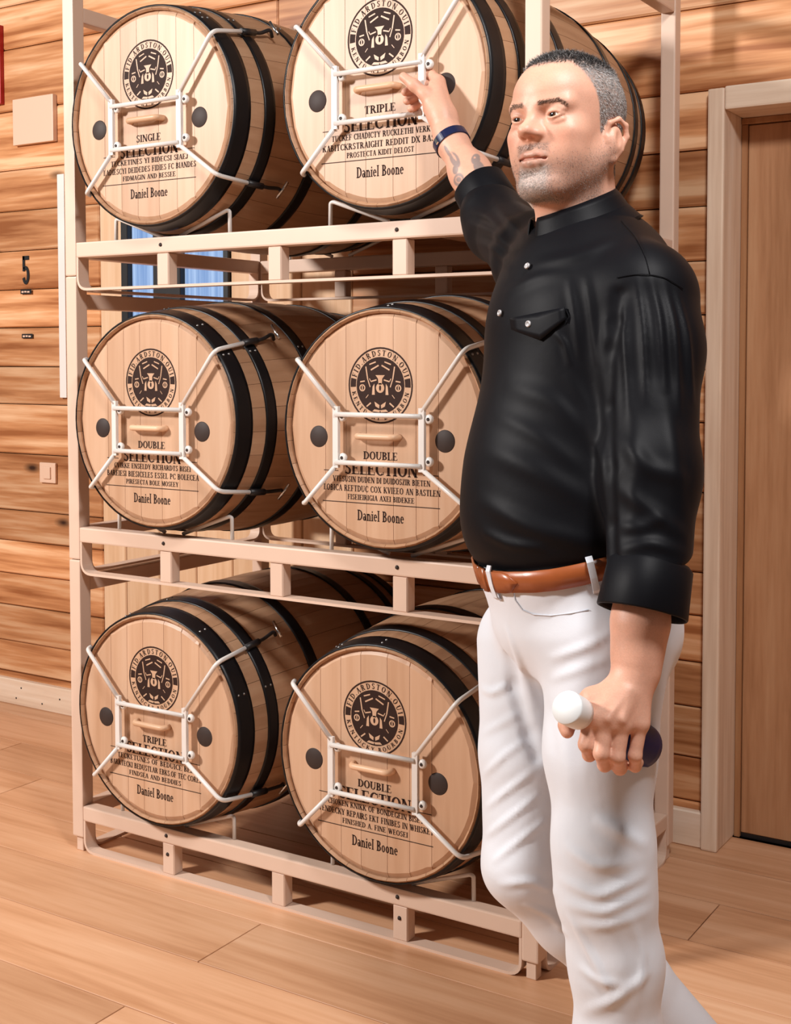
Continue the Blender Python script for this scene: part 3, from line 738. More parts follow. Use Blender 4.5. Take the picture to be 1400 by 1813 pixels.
class Half:     # half space: keeps the side opposite to n
    def __init__(s, c, n, k=0.004, op='&'):
        s.c = np.asarray(c, F32); n = np.asarray(n, F32); s.n = n/np.linalg.norm(n); s.k, s.op = k, op
    def d(s, p): return (p-s.c)@s.n

def sdf(prims, p):
    d = None
    for q in prims:
        v = q.d(p)
        if d is None: d = v
        elif q.op == '+': d = smin(d, v, q.k)
        elif q.op == '-': d = smax(d, -v, q.k)
        else: d = smax(d, v, q.k)
    return d
def chain(pts, rs, k=0.02, op='+'):
    return [Cap(pts[i], pts[i+1], rs[i], rs[i+1], k, op) for i in range(len(pts)-1)]

def surface_net(prims, lo, hi, cell, B=14, clip=False, extra=None):
    lo = np.asarray(lo, float); hi = np.asarray(hi, float)
    nb = np.ceil((hi-lo)/(cell*B)).astype(int)
    I = np.stack(np.meshgrid(*[np.arange(n) for n in nb], indexing='ij'), -1).reshape(-1, 3)
    cen = (lo+(I+0.5)*cell*B).astype(F32); hd = cell*B*0.5*1.7321
    dc = np.stack([q.d(cen) for q in prims], 1)
    dtot = sdf(prims, cen)
    act = np.where(np.abs(dtot) < hd*1.5+0.005)[0]
    dims = nb*B+4
    gi = np.arange(B+1); gg = np.stack(np.meshgrid(gi, gi, gi, indexing='ij'), -1).reshape(-1, 3)
    keyf = lambda c: ((c[:, 0]+1)*dims[1]+(c[:, 1]+1))*dims[2]+(c[:, 2]+1)
    VK, VP, QK, QF = [], [], [], []
    offs = np.array([[0, 0, 0], [1, 0, 0], [0, 1, 0], [1, 1, 0], [0, 0, 1], [1, 0, 1], [0, 1, 1], [1, 1, 1]])
    edges = [(0, 1), (2, 3), (4, 5), (6, 7), (0, 2), (1, 3), (4, 6), (5, 7), (0, 4), (1, 5), (2, 6), (3, 7)]
    for bi in act:
        base = I[bi]*B
        add = [j for j, q in enumerate(prims) if q.op == '+']
        mn = min(dc[bi, j] for j in add)
        use = [q for j, q in enumerate(prims) if (q.op == '+' and dc[bi, j] < mn+2.4*hd+2*q.k+0.004) or
               (q.op == '-' and dc[bi, j] < hd*1.6+q.k+0.006) or (q.op == '&' and dc[bi, j] > -hd*1.6-q.k-0.004)]
        pts = (lo+(base+gg)*cell).astype(F32)
        V = sdf(use, pts)
        if extra is not None: V = V+extra(pts)
        V = V.reshape(B+1, B+1, B+1)
        S = V < 0
        if S.all() or not S.any(): continue
        c8 = [V[o[0]:B+o[0], o[1]:B+o[1], o[2]:B+o[2]] for o in offs]
        s8 = sum((c < 0).astype(np.int8) for c in c8)
        m = (s8 > 0) & (s8 < 8)
        idx = np.argwhere(m)
        if len(idx) == 0: continue
        vals = np.stack([c[m] for c in c8], 1)
        acc = np.zeros((len(idx), 3)); cnt = np.zeros(len(idx))
        for a, b in edges:
            va, vb = vals[:, a], vals[:, b]; cr = (va < 0) != (vb < 0)
            t = np.where(cr, va/(va-vb+1e-20), 0.0)
            acc += np.where(cr[:, None], offs[a]+t[:, None]*(offs[b]-offs[a]), 0); cnt += cr
        gc = idx+base
        VK.append(keyf(gc)); VP.append(lo+(gc+acc/cnt[:, None])*cell)
        for ax in range(3):
            o2 = [slice(0, B)]*3; o3 = list(o2); o3[ax] = slice(1, B+1)
            A = S[tuple(o2)]; C = S[tuple(o3)]
            e = np.argwhere(A != C)
            if len(e) == 0: continue
            fl = A[tuple(e.T)]
            g = e+base; u, w = [(1, 2), (2, 0), (0, 1)][ax]
            du = np.zeros(3, int); du[u] = 1; dw = np.zeros(3, int); dw[w] = 1
            q = np.stack([keyf(g-du-dw), keyf(g-dw), keyf(g), keyf(g-du)], 1)
            q[~fl] = q[~fl][:, ::-1]
            QK.append(q)
    VK = np.concatenate(VK); VP = np.concatenate(VP); Q = np.concatenate(QK)
    o = np.argsort(VK); VK = VK[o]; VP = VP[o]
    ix = np.searchsorted(VK, Q); ix[ix >= len(VK)] = 0
    ok = (VK[ix] == Q).all(1)
    return VP, ix[ok]

def np_mesh(V, Fq, name):
    me = bpy.data.meshes.new(name); n = len(V); m = len(Fq)
    me.vertices.add(n); me.vertices.foreach_set('co', np.asarray(V, F32).ravel())
    me.loops.add(m*4); me.loops.foreach_set('vertex_index', np.asarray(Fq, np.int32).ravel())
    me.polygons.add(m); me.polygons.foreach_set('loop_start', np.arange(0, m*4, 4, dtype=np.int32))
    me.polygons.foreach_set('loop_total', np.full(m, 4, np.int32))
    me.polygons.foreach_set('use_smooth', np.ones(m, bool))
    me.update(calc_edges=True); me.validate(); return me
def relax(V, Fq, it=1, lam=0.5):
    n = len(V)
    for _ in range(it):
        acc = np.zeros((n, 3)); cnt = np.zeros(n)
        for a, b in ((0, 1), (1, 2), (2, 3), (3, 0)):
            np.add.at(acc, Fq[:, a], V[Fq[:, b]]); np.add.at(cnt, Fq[:, a], 1)
            np.add.at(acc, Fq[:, b], V[Fq[:, a]]); np.add.at(cnt, Fq[:, b], 1)
        c = np.maximum(cnt, 1)[:, None]
        V = np.where(cnt[:, None] > 0, V*(1-lam)+acc/c*lam, V)
    return V
def compact(V, Fq):
    u, inv = np.unique(Fq, return_inverse=True); return V[u], inv.reshape(Fq.shape)
def marchN(prims, xy, d0=1.6, d1=3.0):
    """first hits of the view directions of image positions with an implicit body: points, normals, hit mask"""
    xy = np.asarray(xy, float).reshape(-1, 2)
    dv = FW+((xy[:, :1]-700.0)/FPX)*RT-((xy[:, 1:]-PPY)/FPX)*UP
    L = np.linalg.norm(dv, axis=1); dn = dv/L[:, None]; t = d0*L; hit = np.zeros(len(xy), bool)
    for _ in range(110):
        v = sdf(prims, (CAM+dn*t[:, None]).astype(F32)); hit |= v < 0.0006
        if hit.all(): break
        t = np.where(hit, t, t+np.maximum(v*0.8, 0.0005))
        if (hit | (t > d1*L)).all(): break
    P = CAM+dn*t[:, None]; e = 0.003
    g = np.stack([sdf(prims, (P+np.eye(3)[i]*e).astype(F32))-sdf(prims, (P-np.eye(3)[i]*e).astype(F32)) for i in range(3)], 1)
    return P, g/(np.linalg.norm(g, axis=1)[:, None]+1e-12), hit & (t < d1*L)
def march(prims, x, y, d0=1.6, d1=3.0):
    P, N_, h = marchN(prims, [(x, y)], d0, d1)
    return (P[0], N_[0]) if h[0] else (None, None)
def frame(x, psi):
    """horizontal axes (left, forward, up) of a body seen at image column x and turned psi from the viewer to the image left"""
    v = FW+(x-700.0)/FPX*RT; v = np.array([v[0], v[1], 0]); v /= np.linalg.norm(v)
    rr = np.array([v[1], -v[0], 0]); c, s = math.cos(psi), math.sin(psi)
    Fv = -v*c-rr*s; Lv = np.array([-Fv[1], Fv[0], 0.0])
    return np.array([Lv, Fv, [0, 0, 1.0]])

# ------------------------------------------------------------------ the person: joints
D2 = math.radians
HA = frame(1004, D2(35)); HO_ = px(1004, 224, 2.17); HS = 1.05; VS = 0.88
pt_ = np.array([0, 0, 0])
def hd(l, f, u): return HO_+HS*(l*HA[0]+f*HA[1]+u*VS*HA[2])
TA = frame(1040, D2(62))             # torso axes
PA = frame(1030, D2(66))             # pelvis axes
neck_base = px(1030, 425, 2.205)
LS, LE, LW = px(1150, 520, 2.06), px(1152, 840, 1.955), px(1126, 1190, 1.895)
RS, RE, RWr = px(950, 455, 2.40), px(885, 398, 2.67), px(791, 236, 2.812)
LH, LK, LAn = px(1085, 1135, 2.08), px(1072, 1570, 2.03), px(1098, 2075, 2.02)
RHp, RK, RAn = px(950, 1140, 2.29), px(928, 1530, 2.24), px(1262, 1895, 2.32)

# ---- skin
skin = []
hE = lambda l, f, u, r, k=0.02, op='+', ax=None: skin.append(Ell(hd(l, f, u), HA if ax is None else ax, np.array(r)*HS*np.array((1, 1, VS)), k, op))
hC = lambda a, b, ra, rb, k=0.01, op='+': skin.append(Cap(hd(*a), hd(*b), ra*HS, rb*HS, k, op))
def tilt(l=0, f=0, u=0):
    Rm = (Matrix.Rotation(u, 3, 'Z') @ Matrix.Rotation(f, 3, 'Y') @ Matrix.Rotation(l, 3, 'X'))
    return np.array(Rm).T @ HA
hE(0, -0.014, 0.036, (0.0775, 0.101, 0.093))                       # cranium
hE(0, 0.030, 0.045, (0.066, 0.066, 0.066), 0.03)                   # forehead
hE(0, 0.026, -0.030, (0.066, 0.066, 0.075), 0.03)                  # mid face
hE(0, 0.030, -0.085, (0.056, 0.060, 0.045), 0.03)                  # jaw
for s in (-1, 1):
    hC((s*0.060, -0.008, -0.060), (s*0.026, 0.066, -0.117), 0.017, 0.017, 0.03)
    hE(s*0.046, 0.060, -0.024, (0.021, 0.020, 0.017), 0.025)       # cheekbone
    hE(s*0.040, 0.056, -0.058, (0.021, 0.019, 0.026), 0.03)        # cheek
    hC((s*0.012, 0.0875, 0.0215), (s*0.050, 0.0715, 0.0250), 0.0095, 0.009, 0.014)   # brow ridge
hE(0, 0.083, -0.121, (0.026, 0.017, 0.018), 0.025)                 # chin
hE(0, 0.073, -0.064, (0.033, 0.0205, 0.032), 0.022)                # muzzle
for s in (-1, 1):
    hE(s*0.0345, 0.102, 0.004, (0.020, 0.018, 0.0115), 0.016, '-')  # eye socket
# nose
NU = 0.0065
hC((0, 0.0855, 0.014), (0, 0.109, -0.026+NU), 0.0070, 0.0092, 0.012)
hE(0, 0.1115, -0.0310+NU, (0.0122, 0.0125, 0.0105), 0.010)
for s in (-1, 1):
    hE(s*0.0140, 0.0970, -0.0345+NU, (0.0085, 0.0115, 0.0085), 0.008)
hE(0, 0.091, -0.030+NU, (0.014, 0.016, 0.016), 0.012)
for s in (-1, 1):
    hE(s*0.0070, 0.1065, -0.0430+NU, (0.0040, 0.0062, 0.0042), 0.003, '-')
# eyelids
EB = [(s*0.0345, 0.0765, 0.0035) for s in (-1, 1)]
ER = 0.0128
for s, e in zip((-1, 1), EB):
    for up_, rr_, kk in ((1, 0.0018, 0.003), (-1, 0.0014, 0.003)):
        pts = []
        for i in range(9):
            t = -1+2*i/8
            x_ = t*0.0142; z_ = (0.0062 if up_ > 0 else -0.0054)*(1-abs(t)**2.2)+(0.0010 if t*s > 0 else -0.0006)*abs(t)
            rr2 = ER+0.0004
            y_ = math.sqrt(max(rr2**2-min(x_*x_*0.80+z_*z_, rr2**2*0.97), 1e-6))
            pts.append(hd(e[0]+x_, e[1]+y_, e[2]+z_))
        skin += chain(pts, [rr_*HS]*9, kk)
        # the soft lid above and the pad below
        pts = []
        for i in range(5):
            t = -0.9+1.8*i/4
            z_ = (0.0122 if up_ > 0 else -0.0115)*(1-0.30*t*t)
            pts.append(hd(e[0]+t*0.0150, e[1]+(0.0072 if up_ > 0 else 0.0062)*(1-0.55*t*t), e[2]+z_))
        skin += chain(pts, [0.0036*HS]*5, 0.005)
# lips
LU = 0.0035; LX = 1.12
lip_u = [(-0.0265, 0.0835, -0.0735), (-0.018, 0.0915, -0.0695), (-0.007, 0.0972, -0.0672), (0, 0.0972, -0.0682), (0.007, 0.0972, -0.0672), (0.018, 0.0915, -0.0695), (0.0265, 0.0835, -0.0735)]
lip_l = [(-0.0255, 0.0825, -0.0760), (-0.012, 0.0935, -0.0815), (0, 0.0960, -0.0825), (0.012, 0.0935, -0.0815), (0.0255, 0.0825, -0.0760)]
lip_u = [(a*LX, b, c+LU) for a, b, c in lip_u]; lip_l = [(a*LX, b, c+LU) for a, b, c in lip_l]
skin += chain([hd(*q) for q in lip_u], [v*HS for v in (0.0025, 0.0042, 0.0048, 0.0044, 0.0048, 0.0042, 0.0025)], 0.006)
skin += chain([hd(*q) for q in lip_l], [v*HS for v in (0.0025, 0.0054, 0.0062, 0.0054, 0.0025)], 0.006)
seam = [(-0.0290, 0.0840, -0.0752), (-0.020, 0.0925, -0.0748), (-0.010, 0.0985, -0.0742), (0, 0.1005, -0.0750), (0.010, 0.0985, -0.0742), (0.020, 0.0925, -0.0748), (0.0290, 0.0840, -0.0752)]
seam = [(a*LX, b, c+LU) for a, b, c in seam]
skin += chain([hd(*q) for q in seam], [0.0019*HS]*7, 0.0025, '-')
hE(0, 0.101, -0.0960, (0.020, 0.008, 0.006), 0.010, '-')           # dip above the chin
hC((0, 0.1000, -0.046), (0, 0.0985, -0.052), 0.0022, 0.0022, 0.006, '-')   # groove under the nose
# ears
EU, EF = -0.030, -0.006
for s in (-1, 1):
    ea = tilt(u=-s*0.42, l=0.15)
    skin.append(Ell(hd(s*0.0725, -0.014+EF, -0.006+EU), ea, np.array((0.016, 0.021, 0.030))*HS, 0.010))
    rim = [(0.072, 0.006, 0.004), (0.0785, 0.002, 0.026), (0.0850, -0.013, 0.034), (0.0890, -0.027, 0.024), (0.0885, -0.031, 0.004), (0.0830, -0.022, -0.019), (0.0765, -0.008, -0.036), (0.071, 0.002, -0.035)]
    skin += chain([hd(s*a, b+EF, c+EU) for a, b, c in rim], [v*HS for v in (0.0036, 0.0040, 0.0042, 0.0042, 0.0042, 0.0046, 0.0066, 0.005)], 0.004)
    skin.append(Ell(hd(s*0.0915, -0.010+EF, 0.002+EU), ea, np.array((0.0070, 0.0095, 0.016))*HS, 0.004, '-'))
    skin.append(Cap(hd(s*0.0760, 0.004+EF, -0.006+EU), hd(s*0.0760, 0.004+EF, 0.0+EU), 0.0045*HS, 0.0045*HS, 0.005))
# neck and what the clothes cover
skin += [Cap(hd(0, -0.026, -0.055), neck_base, 0.060, 0.066, 0.035), Cap(hd(0, 0.03, -0.10), neck_base+TA[1]*0.02, 0.040, 0.05, 0.03)]
skin += [Cap(neck_base-np.array([0, 0, 0.04]), LS-(LS-RS)*0.15, 0.06, 0.055, 0.05), Cap(neck_base-np.array([0, 0, 0.04]), RS+(LS-RS)*0.15, 0.06, 0.055, 0.05)]
skin += [Ell(px(1020, 600, 2.21), TA, (0.165, 0.105, 0.19), 0.06), Ell(px(1008, 850, 2.2), TA, (0.155, 0.13, 0.19), 0.06), Ell(px(1030, 1090, 2.18), PA, (0.15, 0.115, 0.12), 0.06)]
skin += chain([LS, LE, px(1147, 930, 1.940), px(1133, 1105, 1.905), px(1127, 1165, 1.898), LW], [0.052, 0.042, 0.046, 0.0375, 0.0310, 0.0305], 0.03)
skin += chain([RS, RE, px(858, 352, 2.71), px(832, 306, 2.757), px(800, 253, 2.803), RWr], [0.052, 0.042, 0.047, 0.0405, 0.0300, 0.0285], 0.03)
skin += chain([LH, LK, LAn], [0.078, 0.052, 0.038], 0.04)+chain([RHp, RK, RAn], [0.078, 0.052, 0.038], 0.04)
# ---- left hand closed round the bottle
def hand_chain(spec, rs, k=0.006): return chain([px(*q) for q in spec], rs, k)
wl = (1126, 1190, 1.896)
for tgt, r0_, r1_ in (((1046, 1272, 1.865), 0.024, 0.0175), ((1072, 1278, 1.855), 0.026, 0.0170), ((1100, 1281, 1.855), 0.026, 0.0165), ((1132, 1280, 1.865), 0.024, 0.0155)):
    skin += hand_chain([wl, tgt], [r0_, r1_], 0.014)
skin += hand_chain([(1105, 1230, 1.885), (1115, 1268, 1.882)], [0.026, 0.022], 0.014)
fing = [
 ([(1045, 1274, 1.864), (1037, 1318, 1.856), (1043, 1336, 1.878), (1055, 1334, 1.905)], (0.0118, 0.0108, 0.0098, 0.0085)),
 ([(1072, 1280, 1.855), (1064, 1334, 1.845), (1070, 1354, 1.870), (1080, 1350, 1.898)], (0.0122, 0.0110, 0.0100, 0.0088)),
 ([(1101, 1283, 1.855), (1093, 1340, 1.848), (1097, 1360, 1.875), (1104, 1354, 1.902)], (0.0118, 0.0106, 0.0098, 0.0086)),
 ([(1133, 1282, 1.865), (1124, 1338, 1.860), (1124, 1356, 1.885), (1130, 1350, 1.910)], (0.0108, 0.0096, 0.0088, 0.0078))]
for sp, rs in fing: skin += hand_chain(sp, rs, 0.005)
skin += hand_chain([(1098, 1222, 1.887), (1048, 1238, 1.885), (1020, 1256, 1.905), (1003, 1284, 1.922), (1004, 1296, 1.915)], (0.021, 0.0165, 0.0128, 0.0112, 0.0095), 0.010)
# tendons and veins on the back of the hand
for a, b in (((1110, 1225, 1.858), (1076, 1272, 1.839)), ((1118, 1228, 1.860), (1102, 1274, 1.839)), ((1100, 1222, 1.864), (1052, 1266, 1.850))):
    skin.append(Cap(px(*a), px(*b), 0.0042, 0.0036, 0.012))
# ---- right hand on the clamp bar of the top right barrel
DB = 2.866
skin += hand_chain([(791, 236, 2.812), (783, 205, 2.825), (770, 156, DB-0.018)], [0.0285, 0.030, 0.018], 0.012)
skin += hand_chain([(787, 215, 2.825), (764, 192, DB-0.020)], [0.028, 0.020], 0.012)
skin += hand_chain([(777, 190, 2.832), (776, 146, DB-0.006)], [0.026, 0.017], 0.012)
rf = [
 ([(774, 142, DB-0.006), (762, 131, DB+0.016), (744, 137, DB+0.022), (730, 146, DB+0.014)], (0.0125, 0.0108, 0.0098, 0.0085)),
 ([(770, 158, DB-0.010), (756, 152, DB+0.016), (732, 157, DB+0.022), (717, 163, DB+0.006)], (0.0122, 0.0108, 0.0100, 0.0090)),
 ([(768, 175, DB-0.012), (755, 170, DB+0.016), (734, 174, DB+0.021), (720, 179, DB+0.006)], (0.0118, 0.0104, 0.0096, 0.0086)),
 ([(766, 191, DB-0.012), (754, 186, DB+0.014), (738, 189, DB+0.018), (727, 193, DB+0.006)], (0.0108, 0.0095, 0.0088, 0.0080))]
for sp, rs in rf: skin += hand_chain(sp, rs, 0.005)
skin += hand_chain([(774, 198, DB-0.036), (754, 168, DB-0.030), (733, 151, DB-0.024), (714, 136, DB-0.014)], (0.0205, 0.0150, 0.0128, 0.0102), 0.009)

# ---- shirt
def P3(x, y, d): return px(x, y, d)
shirt0 = [Ell(px(1016, 610, 2.21), TA, (0.195, 0.146, 0.215), 0.05), Ell(px(1002, 850, 2.195), TA, (0.190, 0.176, 0.200), 0.09),
          Ell(px(1008, 940, 2.19), PA, (0.184, 0.165, 0.10), 0.07),
          Cap(px(1045, 470, 2.22), px(1130, 515, 2.08), 0.080, 0.080, 0.06), Cap(px(1035, 470, 2.23), px(958, 458, 2.38), 0.085, 0.078, 0.07),
          Ell(px(1040, 500, 2.23), TA, (0.15, 0.105, 0.11), 0.05), Cap(px(1035, 425, 2.205), px(1035, 475, 2.21), 0.058, 0.080, 0.04),
          Cap(px(1085, 520, 2.24), px(1085, 760, 2.26), 0.10, 0.10, 0.08)]
arm_l = chain([px(1148, 532, 2.06), px(1154, 620, 2.035), px(1152, 840, 1.965), px(1149, 1012, 1.915)], [0.079, 0.0765, 0.0710, 0.0625], 0.035)
arm_r = chain([px(950, 458, 2.40), px(884, 402, 2.67), px(866, 372, 2.69)], [0.080, 0.064, 0.058], 0.05)
shirt0 += arm_l+arm_r
# folds: soft ridges laid along lines over the cloth
def resample(pts, n):
    pts = np.array(pts, float); d = np.r_[0, np.cumsum(np.hypot(*np.diff(pts, axis=0).T))]
    t = np.linspace(0, d[-1], n)
    sp = np.stack([np.interp(t, d, pts[:, 0]), np.interp(t, d, pts[:, 1])], 1)
    for _ in range(2): sp[1:-1] = sp[1:-1]*0.5+(sp[:-2]+sp[2:])*0.25
    return sp
def fold(V, Nr, base, lines):
    """push cloth vertices out along soft tapering folds laid over the base shape"""
    D = np.zeros(len(V)); n = 14
    for pts, w, amp in lines:
        P, _, h = marchN(base, resample(pts, n))
        if h.sum() < 3: continue
        P = P[h]; lo_, hi_ = P.min(0)-4*w-0.01, P.max(0)+4*w+0.01
        idx = np.where(((V > lo_) & (V < hi_)).all(1))[0]
        if len(idx) == 0: continue
        Q = V[idx]; best = np.full(len(idx), 9.0); tt = np.zeros(len(idx))
        for i in range(len(P)-1):
            ba = P[i+1]-P[i]; hh = np.clip(((Q-P[i])@ba)/(ba@ba+1e-12), 0, 1)
            d = np.linalg.norm(Q-P[i]-hh[:, None]*ba, axis=1); m = d < best
            best = np.where(m, d, best); tt = np.where(m, (i+hh)/(len(P)-1), tt)
        tap = np.sin(np.pi*np.clip(tt, 0, 1))**0.8
        D[idx] += amp*tap*(np.exp(-(best/w)**2)-0.45*np.exp(-(best/(2.1*w))**2))
    return V+Nr*D[:, None]
def vnormals(V, Fq):
    fn_ = np.cross(V[Fq[:, 2]]-V[Fq[:, 0]], V[Fq[:, 3]]-V[Fq[:, 1]]); N_ = np.zeros_like(V)
    for k in range(4): np.add.at(N_, Fq[:, k], fn_)
    return N_/(np.linalg.norm(N_, axis=1)[:, None]+1e-12)
def creases(base, lines, k=0.012):
    out = []
    for pts, r, depth in lines:
        w = []
        for (x, y) in pts:
            p, n = march(base, x, y)
            if p is not None: w.append(p+n*(r-depth))
        for i in range(len(w)-1):
            if np.linalg.norm(w[i+1]-w[i]) < 0.3: out.append(Cap(w[i], w[i+1], r, r, k, '-'))
    return out
sh_r = [([(1098, 496), (1104, 580), (1114, 740)], 0.008, 0.006), ([(1126, 487), (1138, 570), (1146, 720)], 0.007, 0.006), ([(1150, 486), (1168, 560), (1178, 700)], 0.007, 0.006),
        ([(1172, 490), (1194, 570), (1204, 740)], 0.008, 0.006), ([(1195, 505), (1218, 590), (1228, 720)], 0.007, 0.005),
        ([(1006, 490), (1018, 560), (1026, 640)], 0.007, 0.005), ([(1036, 484), (1046, 545), (1056, 650)], 0.007, 0.005), ([(980, 585), (1000, 606), (1010, 650)], 0.006, 0.006),
        ([(940, 470), (1030, 452), (1095, 420)], 0.014, 0.006), ([(890, 520), (950, 490), (1010, 480)], 0.012, 0.004),
        ([(890, 680), (980, 710), (1066, 790)], 0.018, 0.006), ([(850, 790), (960, 840), (1070, 905)], 0.020, 0.007), ([(840, 880), (940, 935), (1070, 970)], 0.016, 0.007), ([(870, 730), (950, 770), (1040, 840)], 0.014, 0.004),
        ([(850, 940), (900, 965), (970, 972)], 0.010, 0.006), ([(1000, 660), (1040, 720), (1070, 840)], 0.014, 0.006),
        ([(1088, 770), (1150, 830), (1225, 850)], 0.014, 0.006), ([(1088, 860), (1140, 895), (1220, 955)], 0.013, 0.007), ([(1088, 930), (1130, 935), (1180, 915)], 0.010, 0.005),
        ([(1090, 975), (1150, 960), (1220, 980)], 0.010, 0.006), ([(1110, 700), (1128, 820), (1118, 960)], 0.016, 0.006), ([(1180, 700), (1195, 820), (1205, 920)], 0.016, 0.006),
        ([(825, 395), (870, 408), (915, 450)], 0.009, 0.007), ([(842, 425), (880, 442), (905, 480)], 0.009, 0.006), ([(870, 350), (895, 385), (930, 420)], 0.009, 0.007), ([(832, 372), (865, 384), (895, 415)], 0.008, 0.006)]
sh_c = [([(1078, 620), (1076, 720), (1077, 830), (1080, 930), (1084, 1000)], 0.010, 0.006), ([(1098, 520), (1090, 570), (1082, 620)], 0.010, 0.005)]
shirt = shirt0+creases(shirt0, sh_c)
# rolled cuffs
cuff_l = chain([px(1152, 1020, 1.972), px(1137, 1092, 1.966)], [0.064, 0.0735], 0.01)
# belt line, neck opening, sleeve opening
belt_c = px(1012, 957, 2.185)
BN = np.array([0, 0, 1.0])+PA[1]*0.26; BN /= np.linalg.norm(BN)
shirt += [Half(belt_c-BN*0.004, -BN, 0.010)]
shirt += [Cap(hd(0, 0.0, -0.14), neck_base+np.array([0, 0, 0.02]), 0.060, 0.062, 0.008, '-')]

# ---- trousers
tro0 = [Ell(px(1028, 1085, 2.185), PA, (0.176, 0.150, 0.130), 0.04), Ell(px(1074, 1115, 2.21), PA, (0.150, 0.115, 0.115), 0.05),
        Ell(px(1010, 1010, 2.185), PA, (0.176, 0.155, 0.10), 0.03)]
tro0 += chain([px(1072, 1140, 2.09), px(1062, 1330, 2.065), px(1068, 1500, 2.035), px(1072, 1580, 2.03), px(1090, 1700, 2.03), px(1094, 1850, 2.03), px(1097, 2060, 2.03)],
              [0.106, 0.086, 0.0765, 0.0745, 0.0705, 0.0665, 0.064], 0.03)
tro0 += chain([px(948, 1140, 2.285), px(938, 1330, 2.26), px(930, 1530, 2.24), px(1010, 1620, 2.26), px(1120, 1735, 2.285), px(1262, 1895, 2.32)],
              [0.105, 0.087, 0.0735, 0.0690, 0.0640, 0.060], 0.02)
tr_r = [([(985, 1555), (1060, 1590), (1150, 1548)], 0.010, 0.007), ([(995, 1600), (1070, 1618), (1155, 1575)], 0.010, 0.006), ([(1010, 1640), (1080, 1640), (1158, 1610)], 0.010, 0.004),
        ([(1050, 1448), (1105, 1478), (1150, 1500)], 0.012, 0.008), ([(995, 1495), (1050, 1535), (1120, 1532)], 0.010, 0.006),
        ([(1002, 1615), (1045, 1690), (1085, 1770)], 0.008, 0.006), ([(1025, 1795), (1090, 1772), (1158, 1715)], 0.010, 0.006), ([(1115, 1620), (1142, 1700), (1120, 1810)], 0.010, 0.005), ([(1020, 1710), (1060, 1740), (1110, 1745)], 0.008, 0.004),
        ([(858, 1432), (905, 1395), (948, 1362)], 0.007, 0.006), ([(858, 1482), (915, 1438), (958, 1402)], 0.007, 0.006), ([(870, 1528), (930, 1480), (970, 1450)], 0.007, 0.006),
        ([(852, 1375), (895, 1335), (935, 1308)], 0.007, 0.005), ([(880, 1568), (940, 1560), (988, 1582)], 0.008, 0.006), ([(925, 1600), (975, 1620), (1008, 1660)], 0.008, 0.006), ([(850, 1300), (890, 1280), (925, 1260)], 0.008, 0.004),
        ([(840, 1216), (870, 1228), (906, 1210)], 0.007, 0.007), ([(970, 1168), (1040, 1145), (1085, 1118)], 0.008, 0.005), ([(970, 1205), (1040, 1180), (1080, 1165)], 0.008, 0.004),
        ([(892, 1105), (922, 1180), (948, 1260)], 0.010, 0.006), ([(985, 1240), (1000, 1330), (1010, 1430)], 0.016, 0.004)]
tr_c = [([(900, 1165), (908, 1215), (935, 1300), (950, 1340)], 0.010, 0.008)]
tro = tro0+creases(tro0, tr_c)
tro += [Half(belt_c-BN*0.006, BN, 0.006), Half(LAn+np.array([0, 0, -0.02]), np.array([0, 0, -1.0]), 0.006)]

# ------------------------------------------------------------------ the person: meshes
person = empty('person', (float(LAn[0]), float(LAn[1]), 0.0))
tag(person, 'man in black shirt and white trousers, one arm raised to a barrel clamp', 'person')
PO = np.array(person.location)
def pobj(name, V, Fq, mat, parent=person):
    V, Fq = compact(V, Fq)
    me = np_mesh(V-PO, Fq, name); me.materials.append(mat)
    return mesh_obj(name, me, None, parent)

def aabb(pts, pad):
    pts = np.array(pts); return pts.min(0)-pad, pts.max(0)+pad
boxes = [(HO_+np.array([-0.19, -0.19, -0.215]), HO_+np.array([0.19, 0.19, 0.19]), 0.0018),
         aabb([px(1126, 1120, 1.90), px(1045, 1274, 1.864), px(1131, 1364, 1.86), px(1003, 1290, 1.92), px(1098, 1222, 1.887)], 0.045)+(0.0018,),
         aabb([px(845, 328, 2.72), px(772, 140, DB), px(714, 136, DB), px(725, 195, DB)], 0.045)+(0.0018,)]
VSL, FS, off = [], [], 0
for lo, hi, c in boxes:
    v, f = surface_net(skin, lo, hi, c)
    fc = v[f].mean(1); keep = ((fc > lo) & (fc < hi)).all(1); f = f[keep]
    v, f = compact(v, f); v = relax(v, f, 1, 0.35)
    VSL.append(v); FS.append(f+off); off += len(v)
lo = np.array([min(q.c[i] if hasattr(q, 'c') else min(q.a[i], q.b[i]) for q in skin) for i in range(3)])-0.25
hi = np.array([max(q.c[i] if hasattr(q, 'c') else max(q.a[i], q.b[i]) for q in skin) for i in range(3)])+0.25
lo[2] = 0.03
v, f = surface_net(skin, lo, hi, 0.009, B=10)
fc = v[f].mean(1); keep = np.ones(len(f), bool)
for bl_, bh_, _ in boxes: keep &= ~((fc > bl_+0.002) & (fc < bh_-0.002)).all(1)
v, f = compact(v, f[keep]); VSL.append(v); FS.append(f+off)
SV = np.concatenate(VSL); SF = np.concatenate(FS)

